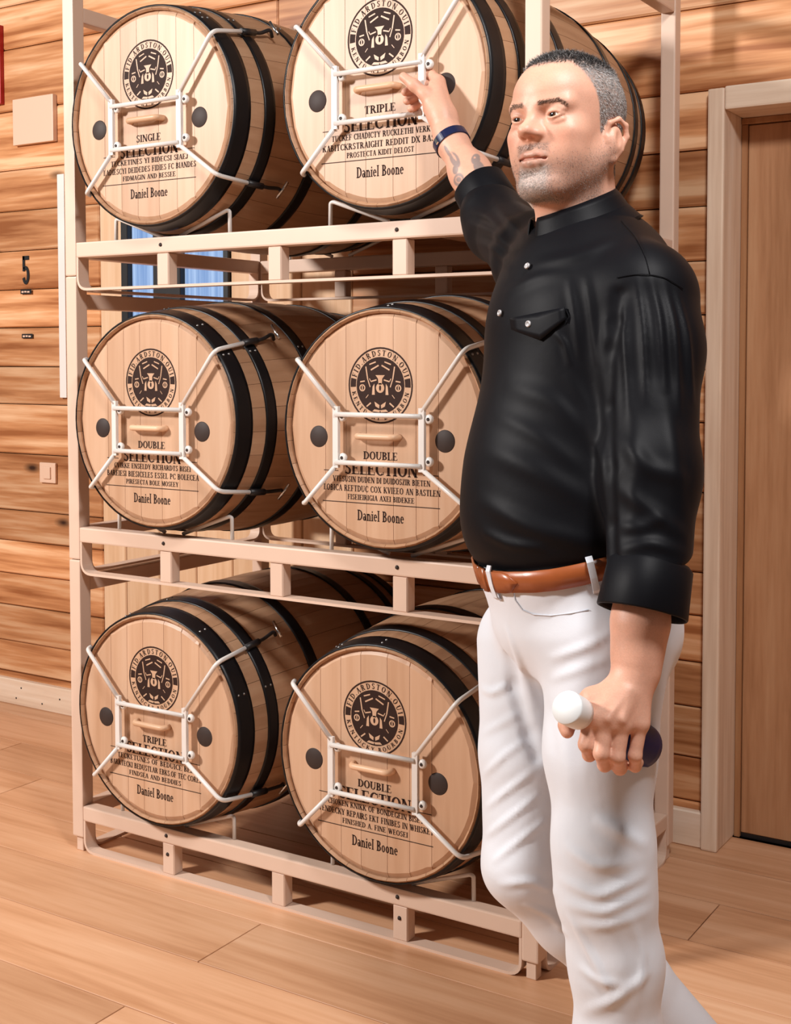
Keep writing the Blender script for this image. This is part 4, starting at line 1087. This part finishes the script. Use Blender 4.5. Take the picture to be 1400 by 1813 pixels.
# colours that belong to the skin itself: stubble, lips, brows, tattoo
def local_head(V): return ((V-HO_)@HA.T)/HS/np.array((1, 1, VS))
def lin(c): return np.array(c, float)
def blend(C, col, w): return C*(1-w[:, None])+lin(col)*w[:, None]
def sstep(a, b, x): t = np.clip((x-a)/(b-a), 0, 1); return t*t*(3-2*t)
rs_ = np.random.RandomState(3)
q = local_head(SV); l, fq, u = q[:, 0], q[:, 1], q[:, 2]; al = np.abs(l)
near = (np.abs(q) < 0.2).all(1)
C = np.tile(lin((0.70, 0.375, 0.262)), (len(SV), 1))
jit = rs_.rand(len(SV))
red = sstep(0.03, 0.0, np.hypot(al-0.045, u+0.03))*0.25*(fq > 0.03)+sstep(0.025, 0.0, np.sqrt(l*l+(u+0.03)**2+(fq-0.108)**2))*0.35
C = blend(C, (0.66, 0.22, 0.14), np.where(near, red, 0))
def hairline(az):
    return np.interp(az, [0, 20, 34, 42, 50, 58, 65, 72, 84, 90, 100, 110, 116, 122, 180], [0.0965, 0.099, 0.100, 0.090, 0.074, 0.055, 0.030, -0.022, -0.034, 0.000, 0.010, 0.000, -0.035, -0.085, -0.105])
az = np.degrees(np.arctan2(al, fq+0.012))
scalp = near & (u > hairline(az)) 
sc_w = np.where(near, sstep(-0.006, 0.012, u-hairline(az)), 0)*np.where((al > 0.0765) & (u < 0.010) & (fq > -0.052), 0, 1)*(1-sstep(1.12, 0.98, np.hypot((fq+0.020)/0.025, (u+0.032)/0.040))*(al > 0.05))
C = blend(C, (0.30, 0.26, 0.24), sc_w*0.8)
# beard shadow: moustache, chin, jaw line up to the sideburn
bd = sstep(-0.048, -0.092, u-0.42*np.maximum(0.060-fq, 0))*(fq > -0.018)*sstep(-0.152, -0.140, u)*sstep(-0.02, 0.0, fq)
must = sstep(0.036, 0.024, al)*sstep(-0.042, -0.047, u)*(fq > 0.07)
bd = np.maximum(bd*0.8, must)
def dist_chain(V, pts):
    d = np.full(len(V), 9.0)
    for a_, b_ in zip(pts[:-1], pts[1:]): d = np.minimum(d, Cap(hd(*a_), hd(*b_), 0, 0).d(V.astype(F32)))
    return d
dl = np.minimum(dist_chain(SV, lip_u), dist_chain(SV, lip_l)-0.0006)
lipm = sstep(0.0072, 0.0052, dl)
bd = bd*(1-lipm)*near
goat = sstep(0.036, 0.022, al)*sstep(-0.078, -0.090, u)*(fq > 0.05)
C = blend(C, (0.26, 0.17, 0.135), bd*0.58)
C = blend(C, (0.55, 0.48, 0.44), np.clip(goat, 0, 1)*near*0.55*bd)
C = blend(C, (0.50, 0.19, 0.145), np.where(near, lipm, 0)*0.7)
bw = sstep(0.0052, 0.0022, np.abs(u-(0.0235-0.75*np.maximum(al-0.043, 0)+0.12*(np.minimum(al, 0.043)-0.010))))*sstep(0.010, 0.016, al)*sstep(0.060, 0.052, al)*near*(fq > 0.04)
C = blend(C, (0.22, 0.12, 0.08), bw*0.5)
# under-ear and neck keep the skin tone; forearm tattoo: grey figures
def tattoo(V):
    w = np.zeros(len(V))
    d = V-CAM; z = d@FW; X = 700+FPX*(d@RT)/z; Y = PPY-FPX*(d@UP)/z
    vis = (z > 2.55) & (z < 2.84)
    side = np.array([float(k) for k in (sdf(skin, np.zeros((1, 3), F32)))])*0
    def blob(cx, cy, rx, ry, a=0.0):
        c, s = math.cos(a), math.sin(a); dx, dy = X-cx, Y-cy
        return sstep(1.12, 0.88, np.hypot((dx*c+dy*s)/rx, (-dx*s+dy*c)/ry))
    def ring(cx, cy, r, t): return sstep(t, t*0.5, np.abs(np.hypot(X-cx, Y-cy)-r))
    for b in ((805, 283, 8, 15, -0.45), (812, 318, 9, 12, 0.2), (806, 300, 5, 9, 0.1), (842, 282, 8, 10, 0.3), (848, 297, 9, 14, -0.5), (862, 306, 14, 6, 0.45), (792, 268, 3, 12, -0.5), (843, 312, 3, 9, 0.0)):
        w = np.maximum(w, blob(*b))
    w = w*(1-0.55*ring(812, 318, 5.5, 1.6))*(1-0.8*blob(840, 279, 1.8, 1.8))*(1-0.8*blob(851, 279, 1.8, 1.8))*(1-0.7*blob(803, 277, 2, 9, -0.6))
    return w*vis
C = blend(C, (0.20, 0.175, 0.17), tattoo(SV)*0.82)
# finger tips and knuckles slightly redder
C = C*(0.96+0.08*jit[:, None])

sm, nt, b = new_mat('skin')
at_ = nt.nodes.new('ShaderNodeVertexColor'); at_.layer_name = 'tone'
nz = nt.nodes.new('ShaderNodeTexNoise'); nz.inputs['Scale'].default_value = 55; nz.inputs['Detail'].default_value = 4
tc = nt.nodes.new('ShaderNodeTexCoord'); nt.links.new(tc.outputs['Object'], nz.inputs['Vector'])
mr = nt.nodes.new('ShaderNodeMapRange'); mr.inputs['To Min'].default_value = 0.90; mr.inputs['To Max'].default_value = 1.10; nt.links.new(nz.outputs['Fac'], mr.inputs['Value'])
vm = nt.nodes.new('ShaderNodeVectorMath'); vm.operation = 'SCALE'; nt.links.new(at_.outputs['Color'], vm.inputs[0]); nt.links.new(mr.outputs[0], vm.inputs['Scale'])
nt.links.new(vm.outputs[0], b.inputs['Base Color'])
b.inputs['Roughness'].default_value = 0.48; b.inputs['Specular IOR Level'].default_value = 0.4
b.inputs['Subsurface Weight'].default_value = 0.12; b.inputs['Subsurface Radius'].default_value = (1.0, 0.35, 0.2); b.inputs['Subsurface Scale'].default_value = 0.006
nz2 = nt.nodes.new('ShaderNodeTexNoise'); nz2.inputs['Scale'].default_value = 420; nz2.inputs['Detail'].default_value = 2; nt.links.new(tc.outputs['Object'], nz2.inputs['Vector'])
bp = nt.nodes.new('ShaderNodeBump'); bp.inputs['Strength'].default_value = 0.18; bp.inputs['Distance'].default_value = 0.0012
nt.links.new(nz2.outputs['Fac'], bp.inputs['Height']); nt.links.new(bp.outputs[0], b.inputs['Normal'])
body_me = np_mesh(SV-PO, SF, 'body'); body_me.materials.append(sm)
ca = body_me.color_attributes.new('tone', 'FLOAT_COLOR', 'POINT')
ca.data.foreach_set('color', np.concatenate([C, np.ones((len(C), 1))], 1).astype(F32).ravel())
body = mesh_obj('body', body_me, None, person)

# ---- eyes
em, nt, b = new_mat('eye')
tc = nt.nodes.new('ShaderNodeTexCoord'); sep = nt.nodes.new('ShaderNodeSeparateXYZ'); nt.links.new(tc.outputs['Object'], sep.inputs[0])
cr = nt.nodes.new('ShaderNodeValToRGB'); cr.color_ramp.interpolation = 'LINEAR'
els = cr.color_ramp.elements; els[0].position = 0.0; els[0].color = (0.70, 0.62, 0.57, 1); els[1].position = 1.0; els[1].color = (0.004, 0.003, 0.003, 1)
for p_, c_ in ((0.845, (0.70, 0.62, 0.57, 1)), (0.865, (0.02, 0.012, 0.008, 1)), (0.90, (0.085, 0.04, 0.02, 1)), (0.955, (0.06, 0.028, 0.015, 1)), (0.97, (0.004, 0.003, 0.003, 1))):
    e = els.new(p_); e.color = c_
mr = nt.nodes.new('ShaderNodeMapRange'); mr.inputs['From Min'].default_value = 0.0; mr.inputs['From Max'].default_value = ER*HS
nt.links.new(sep.outputs['Z'], mr.inputs['Value']); nt.links.new(mr.outputs[0], cr.inputs[0]); nt.links.new(cr.outputs[0], b.inputs['Base Color'])
b.inputs['Roughness'].default_value = 0.12
for e in EB:
    bm = bmesh.new(); bmesh.ops.create_uvsphere(bm, u_segments=32, v_segments=24, radius=ER*HS)
    me = from_bm(bm, 'eye'); me.materials.append(em); me.polygons.foreach_set('use_smooth', [True]*len(me.polygons))
    o = mesh_obj('eye', me, None, person, tuple(hd(*e)-PO))
    look = Vector(HA[1]*1.0-HA[0]*0.10+HA[2]*0.02)
    o.rotation_euler = look.to_track_quat('Z', 'Y').to_euler()

# ---- hair: short strands on the scalp, stubble on the chin and jaw, eyebrows
def strands(name, roots, nrm, dirs, length, rad, cols, mat):
    n = len(roots); sides = 3
    d0 = dirs/np.linalg.norm(dirs, axis=1)[:, None]
    up_ = np.where(np.abs(d0[:, 2:3]) < 0.9, np.array([[0, 0, 1.0]]), np.array([[1.0, 0, 0]]))
    s1 = np.cross(d0, up_); s1 /= np.linalg.norm(s1, axis=1)[:, None]; s2 = np.cross(d0, s1)
    rings = []
    for t, rr in ((0.0, 1.0), (0.55, 0.8)):
        c = roots+d0*(length*t)[:, None]-nrm*((length*t*t*0.18)[:, None])
        rings.append(np.stack([c+(s1*math.cos(2*math.pi*k/sides)+s2*math.sin(2*math.pi*k/sides))*(rad*rr)[:, None] for k in range(sides)], 1))
    tip = roots+d0*length[:, None]-nrm*(length*0.18)[:, None]
    V = np.concatenate([rings[0], rings[1], tip[:, None]], 1).reshape(-1, 3)
    base = (np.arange(n)*7)[:, None]
    Fq = np.concatenate([base+np.array([[k, (k+1) % 3, 3+(k+1) % 3, 3+k]]) for k in range(3)]+[base+np.array([[3+k, 3+(k+1) % 3, 6, 6]]) for k in range(3)], 0)
    quads = Fq[:3*n]; tris = Fq[3*n:, :3]
    me = bpy.data.meshes.new(name)
    me.vertices.add(len(V)); me.vertices.foreach_set('co', (V-PO).astype(F32).ravel())
    li = np.concatenate([quads.ravel(), tris.ravel()]).astype(np.int32); me.loops.add(len(li)); me.loops.foreach_set('vertex_index', li)
    ls = np.concatenate([np.arange(len(quads))*4, len(quads)*4+np.arange(len(tris))*3]).astype(np.int32)
    me.polygons.add(len(ls)); me.polygons.foreach_set('loop_start', ls)
    me.polygons.foreach_set('loop_total', np.concatenate([np.full(len(quads), 4), np.full(len(tris), 3)]).astype(np.int32))
    me.update(calc_edges=True)
    ca = me.color_attributes.new('tone', 'FLOAT_COLOR', 'POINT')
    cc = np.repeat(np.concatenate([cols, np.ones((n, 1))], 1), 7, axis=0); ca.data.foreach_set('color', cc.astype(F32).ravel())
    me.materials.append(mat); return mesh_obj(name, me, None, person)
hm, nt, b = new_mat('hair')
at_ = nt.nodes.new('ShaderNodeVertexColor'); at_.layer_name = 'tone'; nt.links.new(at_.outputs['Color'], b.inputs['Base Color'])
b.inputs['Roughness'].default_value = 0.42; b.inputs['Specular IOR Level'].default_value = 0.35
e1 = SV[SF[:, 1]]-SV[SF[:, 0]]; e2 = SV[SF[:, 3]]-SV[SF[:, 0]]; fn = np.cross(e1, e2); fa = np.linalg.norm(fn, axis=1)+1e-15; fn = fn/fa[:, None]
fcen = SV[SF].mean(1)
outw = ((fcen-(HO_+0.0))*fn).sum(1); nearf = (np.linalg.norm(fcen-HO_, axis=1) < 0.2)
if np.median(outw[nearf]) < 0: fn = -fn
def sample(wt, n):
    pr = fa*wt; pr = pr/pr.sum(); i = rs_.choice(len(fa), n, p=pr)
    a, b_ = rs_.rand(n, 1), rs_.rand(n, 1); p = SV[SF[i, 0]]*(1-a)*(1-b_)+SV[SF[i, 1]]*a*(1-b_)+SV[SF[i, 2]]*a*b_+SV[SF[i, 3]]*(1-a)*b_
    return p, fn[i]
NH = 22000
fs_w = np.where(nearf, sc_w[SF].mean(1), 0); fs_w[fs_w < 0.35] = 0
ro, nn = sample(fs_w, NH)
ql = local_head(ro); topw = sstep(0.075, 0.112, ql[:, 2])
fwd = HA[1]*0.75+HA[0]*0.25
dirs = nn*(0.50-0.12*topw)[:, None]+(np.outer(topw, fwd)*0.8+np.outer(1-topw, -HA[2]*0.85-HA[1]*0.55))+rs_.randn(NH, 3)*0.22
ln = (0.0050+0.0085*topw)*(0.75+0.5*rs_.rand(NH))
gray = np.clip(1-topw*0.95+rs_.randn(NH)*0.22, 0, 1)
lowg = sstep(0.06, 0.0, ql[:, 2])
cl = np.outer(1-gray, (0.020, 0.016, 0.015))+np.outer(gray, (0.62, 0.60, 0.59))
cl *= (0.55+0.9*rs_.rand(NH))[:, None]
strands('hair', ro, nn, dirs, ln, np.full(NH, 0.00038), cl, hm)
NB = 7000
lipw = sstep(0.0098, 0.0078, dl)
fb = np.where(nearf, (bd*(0.30+0.70*goat+0.3*must)*(1-lipw))[SF].mean(1), 0); fb[(lipm[SF].max(1) > 0.1)] = 0
ro, nn = sample(fb, NB); ql = local_head(ro)
dirs = nn*0.7+np.outer(np.ones(NB), -HA[2]*0.8)+rs_.randn(NB, 3)*0.25
g2 = np.clip(0.45+0.45*(np.abs(ql[:, 0]) < 0.026)*(ql[:, 2] < -0.08)+rs_.randn(NB)*0.25, 0, 1)
cl = np.outer(1-g2, (0.05, 0.032, 0.024))+np.outer(g2, (0.52, 0.49, 0.46))
strands('stubble', ro, nn, dirs, 0.0014+0.0016*rs_.rand(NB), np.full(NB, 0.00016), cl, hm)
NE = 420
fe = np.where(nearf, bw[SF].mean(1), 0); fe[fe < 0.3] = 0
ro, nn = sample(fe, NE); ql = local_head(ro)
dirs = nn*0.12+np.sign(ql[:, 0])[:, None]*HA[0]*0.9+np.outer(np.ones(NE), HA[2]*0.25)+rs_.randn(NE, 3)*0.15
strands('eyebrows', ro, nn, dirs, 0.0035+0.002*rs_.rand(NE), np.full(NE, 0.00022), np.tile((0.15, 0.095, 0.065), (NE, 1))*(0.6+0.8*rs_.rand(NE, 1)), hm)

# ---- shirt
def fabric(name, col, rough, spec, sheen, scale=900, bump=0.1):
    m, nt, b = new_mat(name); b.inputs['Base Color'].default_value = (*col, 1); b.inputs['Roughness'].default_value = rough
    b.inputs['Specular IOR Level'].default_value = spec; b.inputs['Sheen Weight'].default_value = sheen; b.inputs['Sheen Roughness'].default_value = 0.4
    tc = nt.nodes.new('ShaderNodeTexCoord'); n = nt.nodes.new('ShaderNodeTexNoise'); n.inputs['Scale'].default_value = 14; n.inputs['Detail'].default_value = 3
    n2 = nt.nodes.new('ShaderNodeTexNoise'); n2.inputs['Scale'].default_value = scale
    nt.links.new(tc.outputs['Object'], n.inputs['Vector']); nt.links.new(tc.outputs['Object'], n2.inputs['Vector'])
    ad = nt.nodes.new('ShaderNodeMath'); ad.operation = 'MULTIPLY_ADD'; ad.inputs[1].default_value = 0.12; nt.links.new(n2.outputs['Fac'], ad.inputs[0]); nt.links.new(n.outputs['Fac'], ad.inputs[2])
    bp = nt.nodes.new('ShaderNodeBump'); bp.inputs['Strength'].default_value = bump; bp.inputs['Distance'].default_value = 0.02
    nt.links.new(ad.outputs[0], bp.inputs['Height']); nt.links.new(bp.outputs[0], b.inputs['Normal'])
    return m
shirt_m = fabric('black_satin_cotton', (0.0040, 0.0040, 0.0056), 0.52, 0.12, 0.01, bump=0.06)
pant_m = fabric('white_chino', (0.73, 0.76, 0.815), 0.75, 0.25, 0.1, bump=0.10)
lo, hi = aabb([px(800, 300, 2.75), px(1260, 300, 1.8), px(1060, 1060, 1.75), px(1260, 1060, 1.8), px(800, 1060, 2.6), px(850, 300, 2.78)], 0.03)
lo[2] = belt_c[2]-0.08
v, f = surface_net(shirt, lo, hi, 0.0045, B=12)
v = relax(v, f, 2, 0.4); v = fold(v, vnormals(v, f), shirt0, sh_r)
shirt_o = pobj('shirt', v, f, shirt_m)
# rolled cuffs: hollow bands round the sleeve ends
def cuff(a, b, ra, rb, name='cuff', th=0.0035, seg=40, wob=0.03):
    a, b = np.array(a), np.array(b); ax = (b-a)/np.linalg.norm(b-a)
    s1 = np.cross(ax, RT if abs(ax@RT) < 0.9 else UP); s1 /= np.linalg.norm(s1); s2 = np.cross(ax, s1)
    prof = [(-0.10, ra*0.90), (0.0, ra), (0.5, ra*0.5+rb*0.5), (0.97, rb), (1.0, rb-0.001), (1.0, rb-th), (0.95, rb-th-0.001), (0.3, ra*0.8+rb*0.2-th*2), (0.0, ra-th*4)]
    V = []; Q = []; m = len(prof)
    for i in range(seg):
        t = 2*math.pi*i/seg; w = 1+wob*math.sin(2*t+0.6)+wob*0.5*math.sin(5*t)
        for (h, r) in prof: V.append(a+(b-a)*h+(s1*math.cos(t)+s2*math.sin(t))*r*w)
    for i in range(seg):
        k = (i+1) % seg
        for j in range(m-1): Q.append((i*m+j, i*m+j+1, k*m+j+1, k*m+j))
    return np.array(V), np.array(Q)
for (a, b, ra, rb) in ((px(1152, 1003, 1.918), px(1137, 1086, 1.902), 0.0650, 0.0695), (px(878, 382, 2.685), px(848, 330, 2.728), 0.0610, 0.0580)):
    v, f = cuff(a, b, ra, rb); o = pobj('cuff', v, f, shirt_m, person)
    bm = bmesh.new(); bm.from_mesh(o.data); bmesh.ops.recalc_face_normals(bm, faces=bm.faces); bm.to_mesh(o.data); bm.free()
    o.parent = shirt_o
# collar
CN = np.array([0, 0, 1.0])+TA[1]*0.36; CN /= np.linalg.norm(CN)
CF = TA[1]-CN*(TA[1]@CN); CF /= np.linalg.norm(CF); CL = np.cross(CF, CN); CL = CL if CL@TA[0] > 0 else -CL
CC = px(1024, 396, 2.195)
V = []; Q = []
nS = 56; g0 = 0.16
for i in range(nS+1):
    t = g0+(2*math.pi-2*g0)*i/nS          # angle from the front
    fr = 0.5+0.5*math.cos(t)               # 1 at the front
    ptn = sstep(0.75, 1.0, np.array([fr]))[0]
    for (h, rl, rf_) in ((-0.016, 0.077, 0.082), (0.010, 0.073, 0.078), (0.031+0.004*(1-fr), 0.070, 0.075), (0.034+0.004*(1-fr), 0.073, 0.078),
                        (0.026, 0.078, 0.084), (-0.008-0.014*ptn, 0.088+0.004*ptn, 0.096+0.012*ptn), (-0.022-0.032*ptn, 0.101, 0.110+0.014*ptn), (-0.0205-0.032*ptn, 0.097, 0.106+0.014*ptn), (0.018, 0.076, 0.082)):
        V.append(CC+CN*h+CL*math.sin(t)*rl+CF*math.cos(t)*rf_)
m = 9
for i in range(nS):
    for j in range(m-1): Q.append((i*m+j, i*m+j+1, (i+1)*m+j+1, (i+1)*m+j))
o = pobj('collar', np.array(V), np.array(Q), shirt_m, person); o.parent = shirt_o
md = o.modifiers.new('thick', 'SOLIDIFY'); md.thickness = 0.0012
# placket strip, pocket flap, buttons (laid on the cloth)
def on_cloth(base, pts, lift=0.0):
    P, N_, h = marchN(base, pts)
    return [(p+n*lift, n) for p, n, k in zip(P, N_, h) if k]
def patch(name, grid, base, mat, parent, lift=0.0022, th=0.002):
    """cloth patch from a grid of image positions laid on an implicit surface"""
    rows = []; 
    for row in grid:
        rr = on_cloth(base, row, lift)
        if len(rr) != len(row): return None
        rows.append([a for a, _ in rr])
    V = np.array(rows); n, m = V.shape[:2]; V = V.reshape(-1, 3)
    Q = np.array([(i*m+j, i*m+j+1, (i+1)*m+j+1, (i+1)*m+j) for i in range(n-1) for j in range(m-1)])
    o = pobj(name, V, Q, mat, person); o.parent = parent
    md = o.modifiers.new('thick', 'SOLIDIFY'); md.thickness = th; md.offset = 0
    return o
def lerp(a, b, t): return (a[0]*(1-t)+b[0]*t, a[1]*(1-t)+b[1]*t)
L_ = [(928, 470), (898, 520), (872, 575), (852, 640), (838, 720), (829, 800), (826, 870)]
R_ = [(950, 470), (925, 520), (897, 580), (875, 645), (858, 725), (848, 805), (844, 880)]
patch('placket', [[lerp(a, b, t) for t in (0, 0.5, 1)] for a, b in zip(L_, R_)], shirt, shirt_m, shirt_o, 0.0015, 0.002)
def flap(s_, t_):
    top = lerp((905, 564), (1000, 545), t_); bot = lerp((908, 584), (958, 603), t_/0.53) if t_ < 0.53 else lerp((958, 603), (1002, 566), (t_-0.53)/0.47)
    return lerp(top, bot, s_)
patch('pocket_flap', [[flap(s_, t_) for t_ in (0, 0.13, 0.27, 0.4, 0.53, 0.65, 0.77, 0.88, 1)] for s_ in (0, 0.25, 0.5, 0.75, 1)], shirt, shirt_m, shirt_o, 0.0026, 0.003)
seam_ms = fabric('shirt_seam', (0.0035, 0.0035, 0.005), 0.6, 0.1, 0.0)
for sp_ in ([(1099, 392), (1125, 420), (1143, 455), (1150, 486)], [(1092, 492), (1120, 486), (1150, 486), (1180, 492), (1208, 512)], [(1002, 548), (1008, 560), (1003, 572)]):
    w_ = [a for a, _ in on_cloth(shirt, resample(sp_, 12), 0.0012)]
    if len(w_) > 2:
        me = sweep([Vector(a-PO) for a in w_], circle_prof(0.0007, 6), 'seam'); me.materials.append(seam_ms); mesh_obj('seam', me, None, shirt_o)
btn_m = plain('grey_button', (0.42, 0.40, 0.40), 0.25, 0.1, 0.6)
for (x, y) in ((936, 473), (888, 555), (854, 640), (836, 740), (938, 574)):
    p, n = march(shirt, x, y)
    if p is None: continue
    me = lathe([(0.0, -0.0012), (0.0028, -0.0012), (0.0036, -0.0022), (0.0052, -0.0018), (0.0056, 0.0), (0.0054, 0.001)], 16, 'button'); me.materials.append(btn_m)
    o = mesh_obj('button', me, None, shirt_o, tuple(p+n*0.0042-PO)); o.rotation_euler = Vector((0, -1, 0)).rotation_difference(Vector(n)).to_euler()

# ---- trousers
lo, hi = aabb([px(830, 1000, 2.45), px(1260, 1000, 2.3), px(1230, 1000, 1.9), px(830, 1000, 2.3), LAn, RAn], 0.11)
lo[2] = 0.02; hi[2] = belt_c[2]+0.10
v, f = surface_net(tro, lo, hi, 0.0048, B=12)
v = relax(v, f, 2, 0.4); v = fold(v, vnormals(v, f), tro0, tr_r)
tro_o = pobj('trousers', v, f, pant_m)
# pocket seams
def seam_line(name, pts, base, mat, parent, r=0.0011):
    w = [a for a, _ in on_cloth(base, pts, 0.0004)]
    if len(w) < 2: return
    me = sweep([Vector(a-PO) for a in w], circle_prof(r, 6), name); me.materials.append(mat); return mesh_obj(name, me, None, parent)
seam_m = fabric('trouser_seam', (0.55, 0.56, 0.60), 0.8, 0.2, 0.0)
seam_line('pocket_seam', [(908, 1042), (912, 1062), (925, 1080), (945, 1088), (975, 1090), (1010, 1086), (1042, 1080)], tro, seam_m, tro_o)
# belt
bel_m = plain('brown_leather', (0.33, 0.085, 0.022), 0.30, 0.0, 0.55, 0.12, 60, 0.05)
ring = []
b1 = PA[0]-BN*(PA[0]@BN); b1 /= np.linalg.norm(b1); b2 = np.cross(BN, b1); b2 = b2 if b2@PA[1] > 0 else -b2
for i in range(72):
    t = 2*math.pi*i/72; dv = b1*math.sin(t)+b2*math.cos(t)
    rr = []
    for h in (-0.026, 0.004):
        s = np.linspace(0.05, 0.32, 110); pts = (belt_c+BN*(h-0.010)+dv*s[:, None]).astype(F32)
        dd = sdf(tro0, pts); k = np.argmax(dd > 0); rr.append(s[k])
    ring.append((dv, max(rr)+0.001))
def belt_band(i0, i1, h0, h1, d0, th, name, taper=False):
    V = []; Q = []; idx = list(range(i0, i1+1))
    for j, i in enumerate(idx):
        dv, r = ring[i % 72]; e = (j/(len(idx)-1))
        hh = 1.0
        if taper: hh = min(1.0, math.sqrt(max(1e-3, 1-max(0, (e-0.72)/0.28)**2)))
        hm_ = (h0+h1)/2; a0, a1 = hm_+(h0-hm_)*hh, hm_+(h1-hm_)*hh
        for h, dd in ((a0, d0), (a1, d0), (a1, d0+th), (a0+(a1-a0)*0.5, d0+th+0.0008), (a0, d0+th)):
            V.append(belt_c+BN*h+dv*(r+dd))
    m = 5
    for j in range(len(idx)-1):
        for k in range(m): Q.append((j*m+k, j*m+(k+1) % m, (j+1)*m+(k+1) % m, (j+1)*m+k))
    o = pobj(name, np.array(V), np.array(Q), bel_m, person)
    bm = bmesh.new(); bm.from_mesh(o.data)
    bmesh.ops.holes_fill(bm, edges=[e for e in bm.edges if e.is_boundary], sides=0)
    bmesh.ops.recalc_face_normals(bm, faces=bm.faces); bm.to_mesh(o.data); bm.free(); return o
belt = belt_band(0, 72, -0.029, 0.006, 0.0, 0.0035, 'belt')
o = belt_band(0, 7, -0.030, 0.005, 0.0036, 0.0032, 'belt_tab', True); o.parent = belt
o = belt_band(1, 2, -0.032, 0.008, 0.0042, 0.004, 'belt_keeper'); o.parent = belt
# belt loops
for i in (3, 15, 40, 57):
    dv, r = ring[i]; tg = np.cross(BN, dv)
    pts = [Vector(belt_c+BN*h+dv*(r+dd)-PO) for h, dd in ((-0.046, 0.000), (-0.040, 0.006), (-0.020, 0.0085), (0.006, 0.0085), (0.014, 0.003))]
    me = sweep(pts, rect_prof(0.0012, 0.0055), 'belt_loop', True, False, up=tuple(dv)); me.materials.append(pant_m); mesh_obj('belt_loop', me, None, tro_o)

# ---- shoes (below the frame)
shoe_m = plain('brown_shoe', (0.10, 0.035, 0.014), 0.35, 0, 0.5)
for an, tip in ((LAn, 0.0), (RAn, 0.5)):
    fw2 = PA[1]; heel = np.array([an[0], an[1], 0.0]); z0 = an[2]
    if tip == 0:
        pr = [Cap(heel-fw2*0.03+np.array([0, 0, 0.05]), heel+fw2*0.16+np.array([0, 0, 0.045]), 0.045, 0.042, 0.02), Cap(heel+np.array([0, 0, 0.05]), an+np.array([0, 0, 0.05]), 0.045, 0.05, 0.03), Half(heel, (0, 0, -1), 0.004)]
    else:
        toe = heel+fw2*0.13+np.array([0, 0, 0.03])
        sd = (RK-RAn)/np.linalg.norm(RK-RAn)
        pr = [Cap(an-sd*0.05, toe, 0.038, 0.030, 0.02), Cap(an-sd*0.05, an+sd*0.04, 0.038, 0.042, 0.03), Half(np.array([0, 0, 0.0]), (0, 0, -1), 0.004)]
    cx_ = heel+fw2*0.06
    v, f = surface_net(pr, cx_+np.array([-0.28, -0.28, -0.02]), cx_+np.array([0.28, 0.28, 0.34]), 0.006, B=10)
    pobj('shoe', v, f, shoe_m)

# ---- wristband on the right wrist
ax = px(832, 306, 2.757)-px(797, 247, 2.806); ax /= np.linalg.norm(ax); wc = px(798, 249, 2.805)+ax*0.004
band_m = plain('navy_band', (0.010, 0.014, 0.055), 0.3, 0, 0.5)
s1 = np.cross(ax, UP); s1 /= np.linalg.norm(s1); s2 = np.cross(ax, s1)
V = []; Q = []; n = 72; prf = [(-0.0105, 0.0002), (-0.0098, 0.0024), (0.0098, 0.0024), (0.0105, 0.0002), (0.0, -0.0015)]
for i in range(n):
    t = 2*math.pi*i/n; dv = s1*math.cos(t)+s2*math.sin(t)
    s = np.linspace(0.01, 0.06, 120); dd = sdf(skin, (wc+dv*s[:, None]).astype(F32)); r = s[np.argmax(dd > 0.0006)]
    for h, e in prf: V.append(wc+ax*h+dv*(r+e))
for i in range(n):
    for j in range(5): Q.append((i*5+j, i*5+(j+1) % 5, ((i+1) % n)*5+(j+1) % 5, ((i+1) % n)*5+j))
wb = pobj('wristband', np.array(V), np.array(Q), band_m)
wb.data.polygons.foreach_set('use_smooth', [False]*len(wb.data.polygons))
p, nrm = march(skin, 775, 250)
if p is not None:
    clasp = box_mesh(0.009, 0.004, 0.016, 0.001, 1, 'clasp'); o = mesh_obj('clasp', clasp, M['chrome'], wb, tuple(p+nrm*0.004-PO))
    o.rotation_euler = Matrix([Vector(np.cross(nrm, ax)/np.linalg.norm(np.cross(nrm, ax))), Vector(-nrm), Vector(ax)]).transposed().to_euler()

# ------------------------------------------------------------------ the bottle in the left hand
cap_p, bot_p = px(1003, 1252, 1.825), px(1138, 1322, 2.020)
bax = bot_p-cap_p; BLn = np.linalg.norm(bax); bax /= BLn
bt = empty('bottle', tuple(bot_p)); tag(bt, 'dark navy bottle with a white cap held in the man\'s lowered hand', 'bottle')
bt.rotation_euler = Vector((0, 1, 0)).rotation_difference(Vector(-bax)).to_euler()     # local +Y runs from the base to the cap
glass = plain('navy_bottle', (0.006, 0.010, 0.085), 0.38, 0, 0.10)
pr = [(0.0, 0.0), (0.030, 0.0), (0.0352, 0.006), (0.0358, 0.02), (0.0358, 0.085), (0.034, 0.105), (0.027, 0.128), (0.019, 0.150), (0.0165, BLn-0.055), (0.0165, BLn-0.004), (0.0, BLn-0.004)]
me = lathe(pr, 40, 'bottle_body'); me.materials.append(glass); mesh_obj('bottle_body', me, None, bt)
cpw = plain('white_cap', (0.80, 0.82, 0.82), 0.4)
me = lathe([(0.0175, BLn-0.040), (0.0235, BLn-0.040), (0.0242, BLn-0.030), (0.0245, BLn-0.003), (0.0232, BLn), (0.0, BLn+0.0006)], 40, 'bottle_cap'); me.materials.append(cpw); mesh_obj('bottle_cap', me, None, bt)
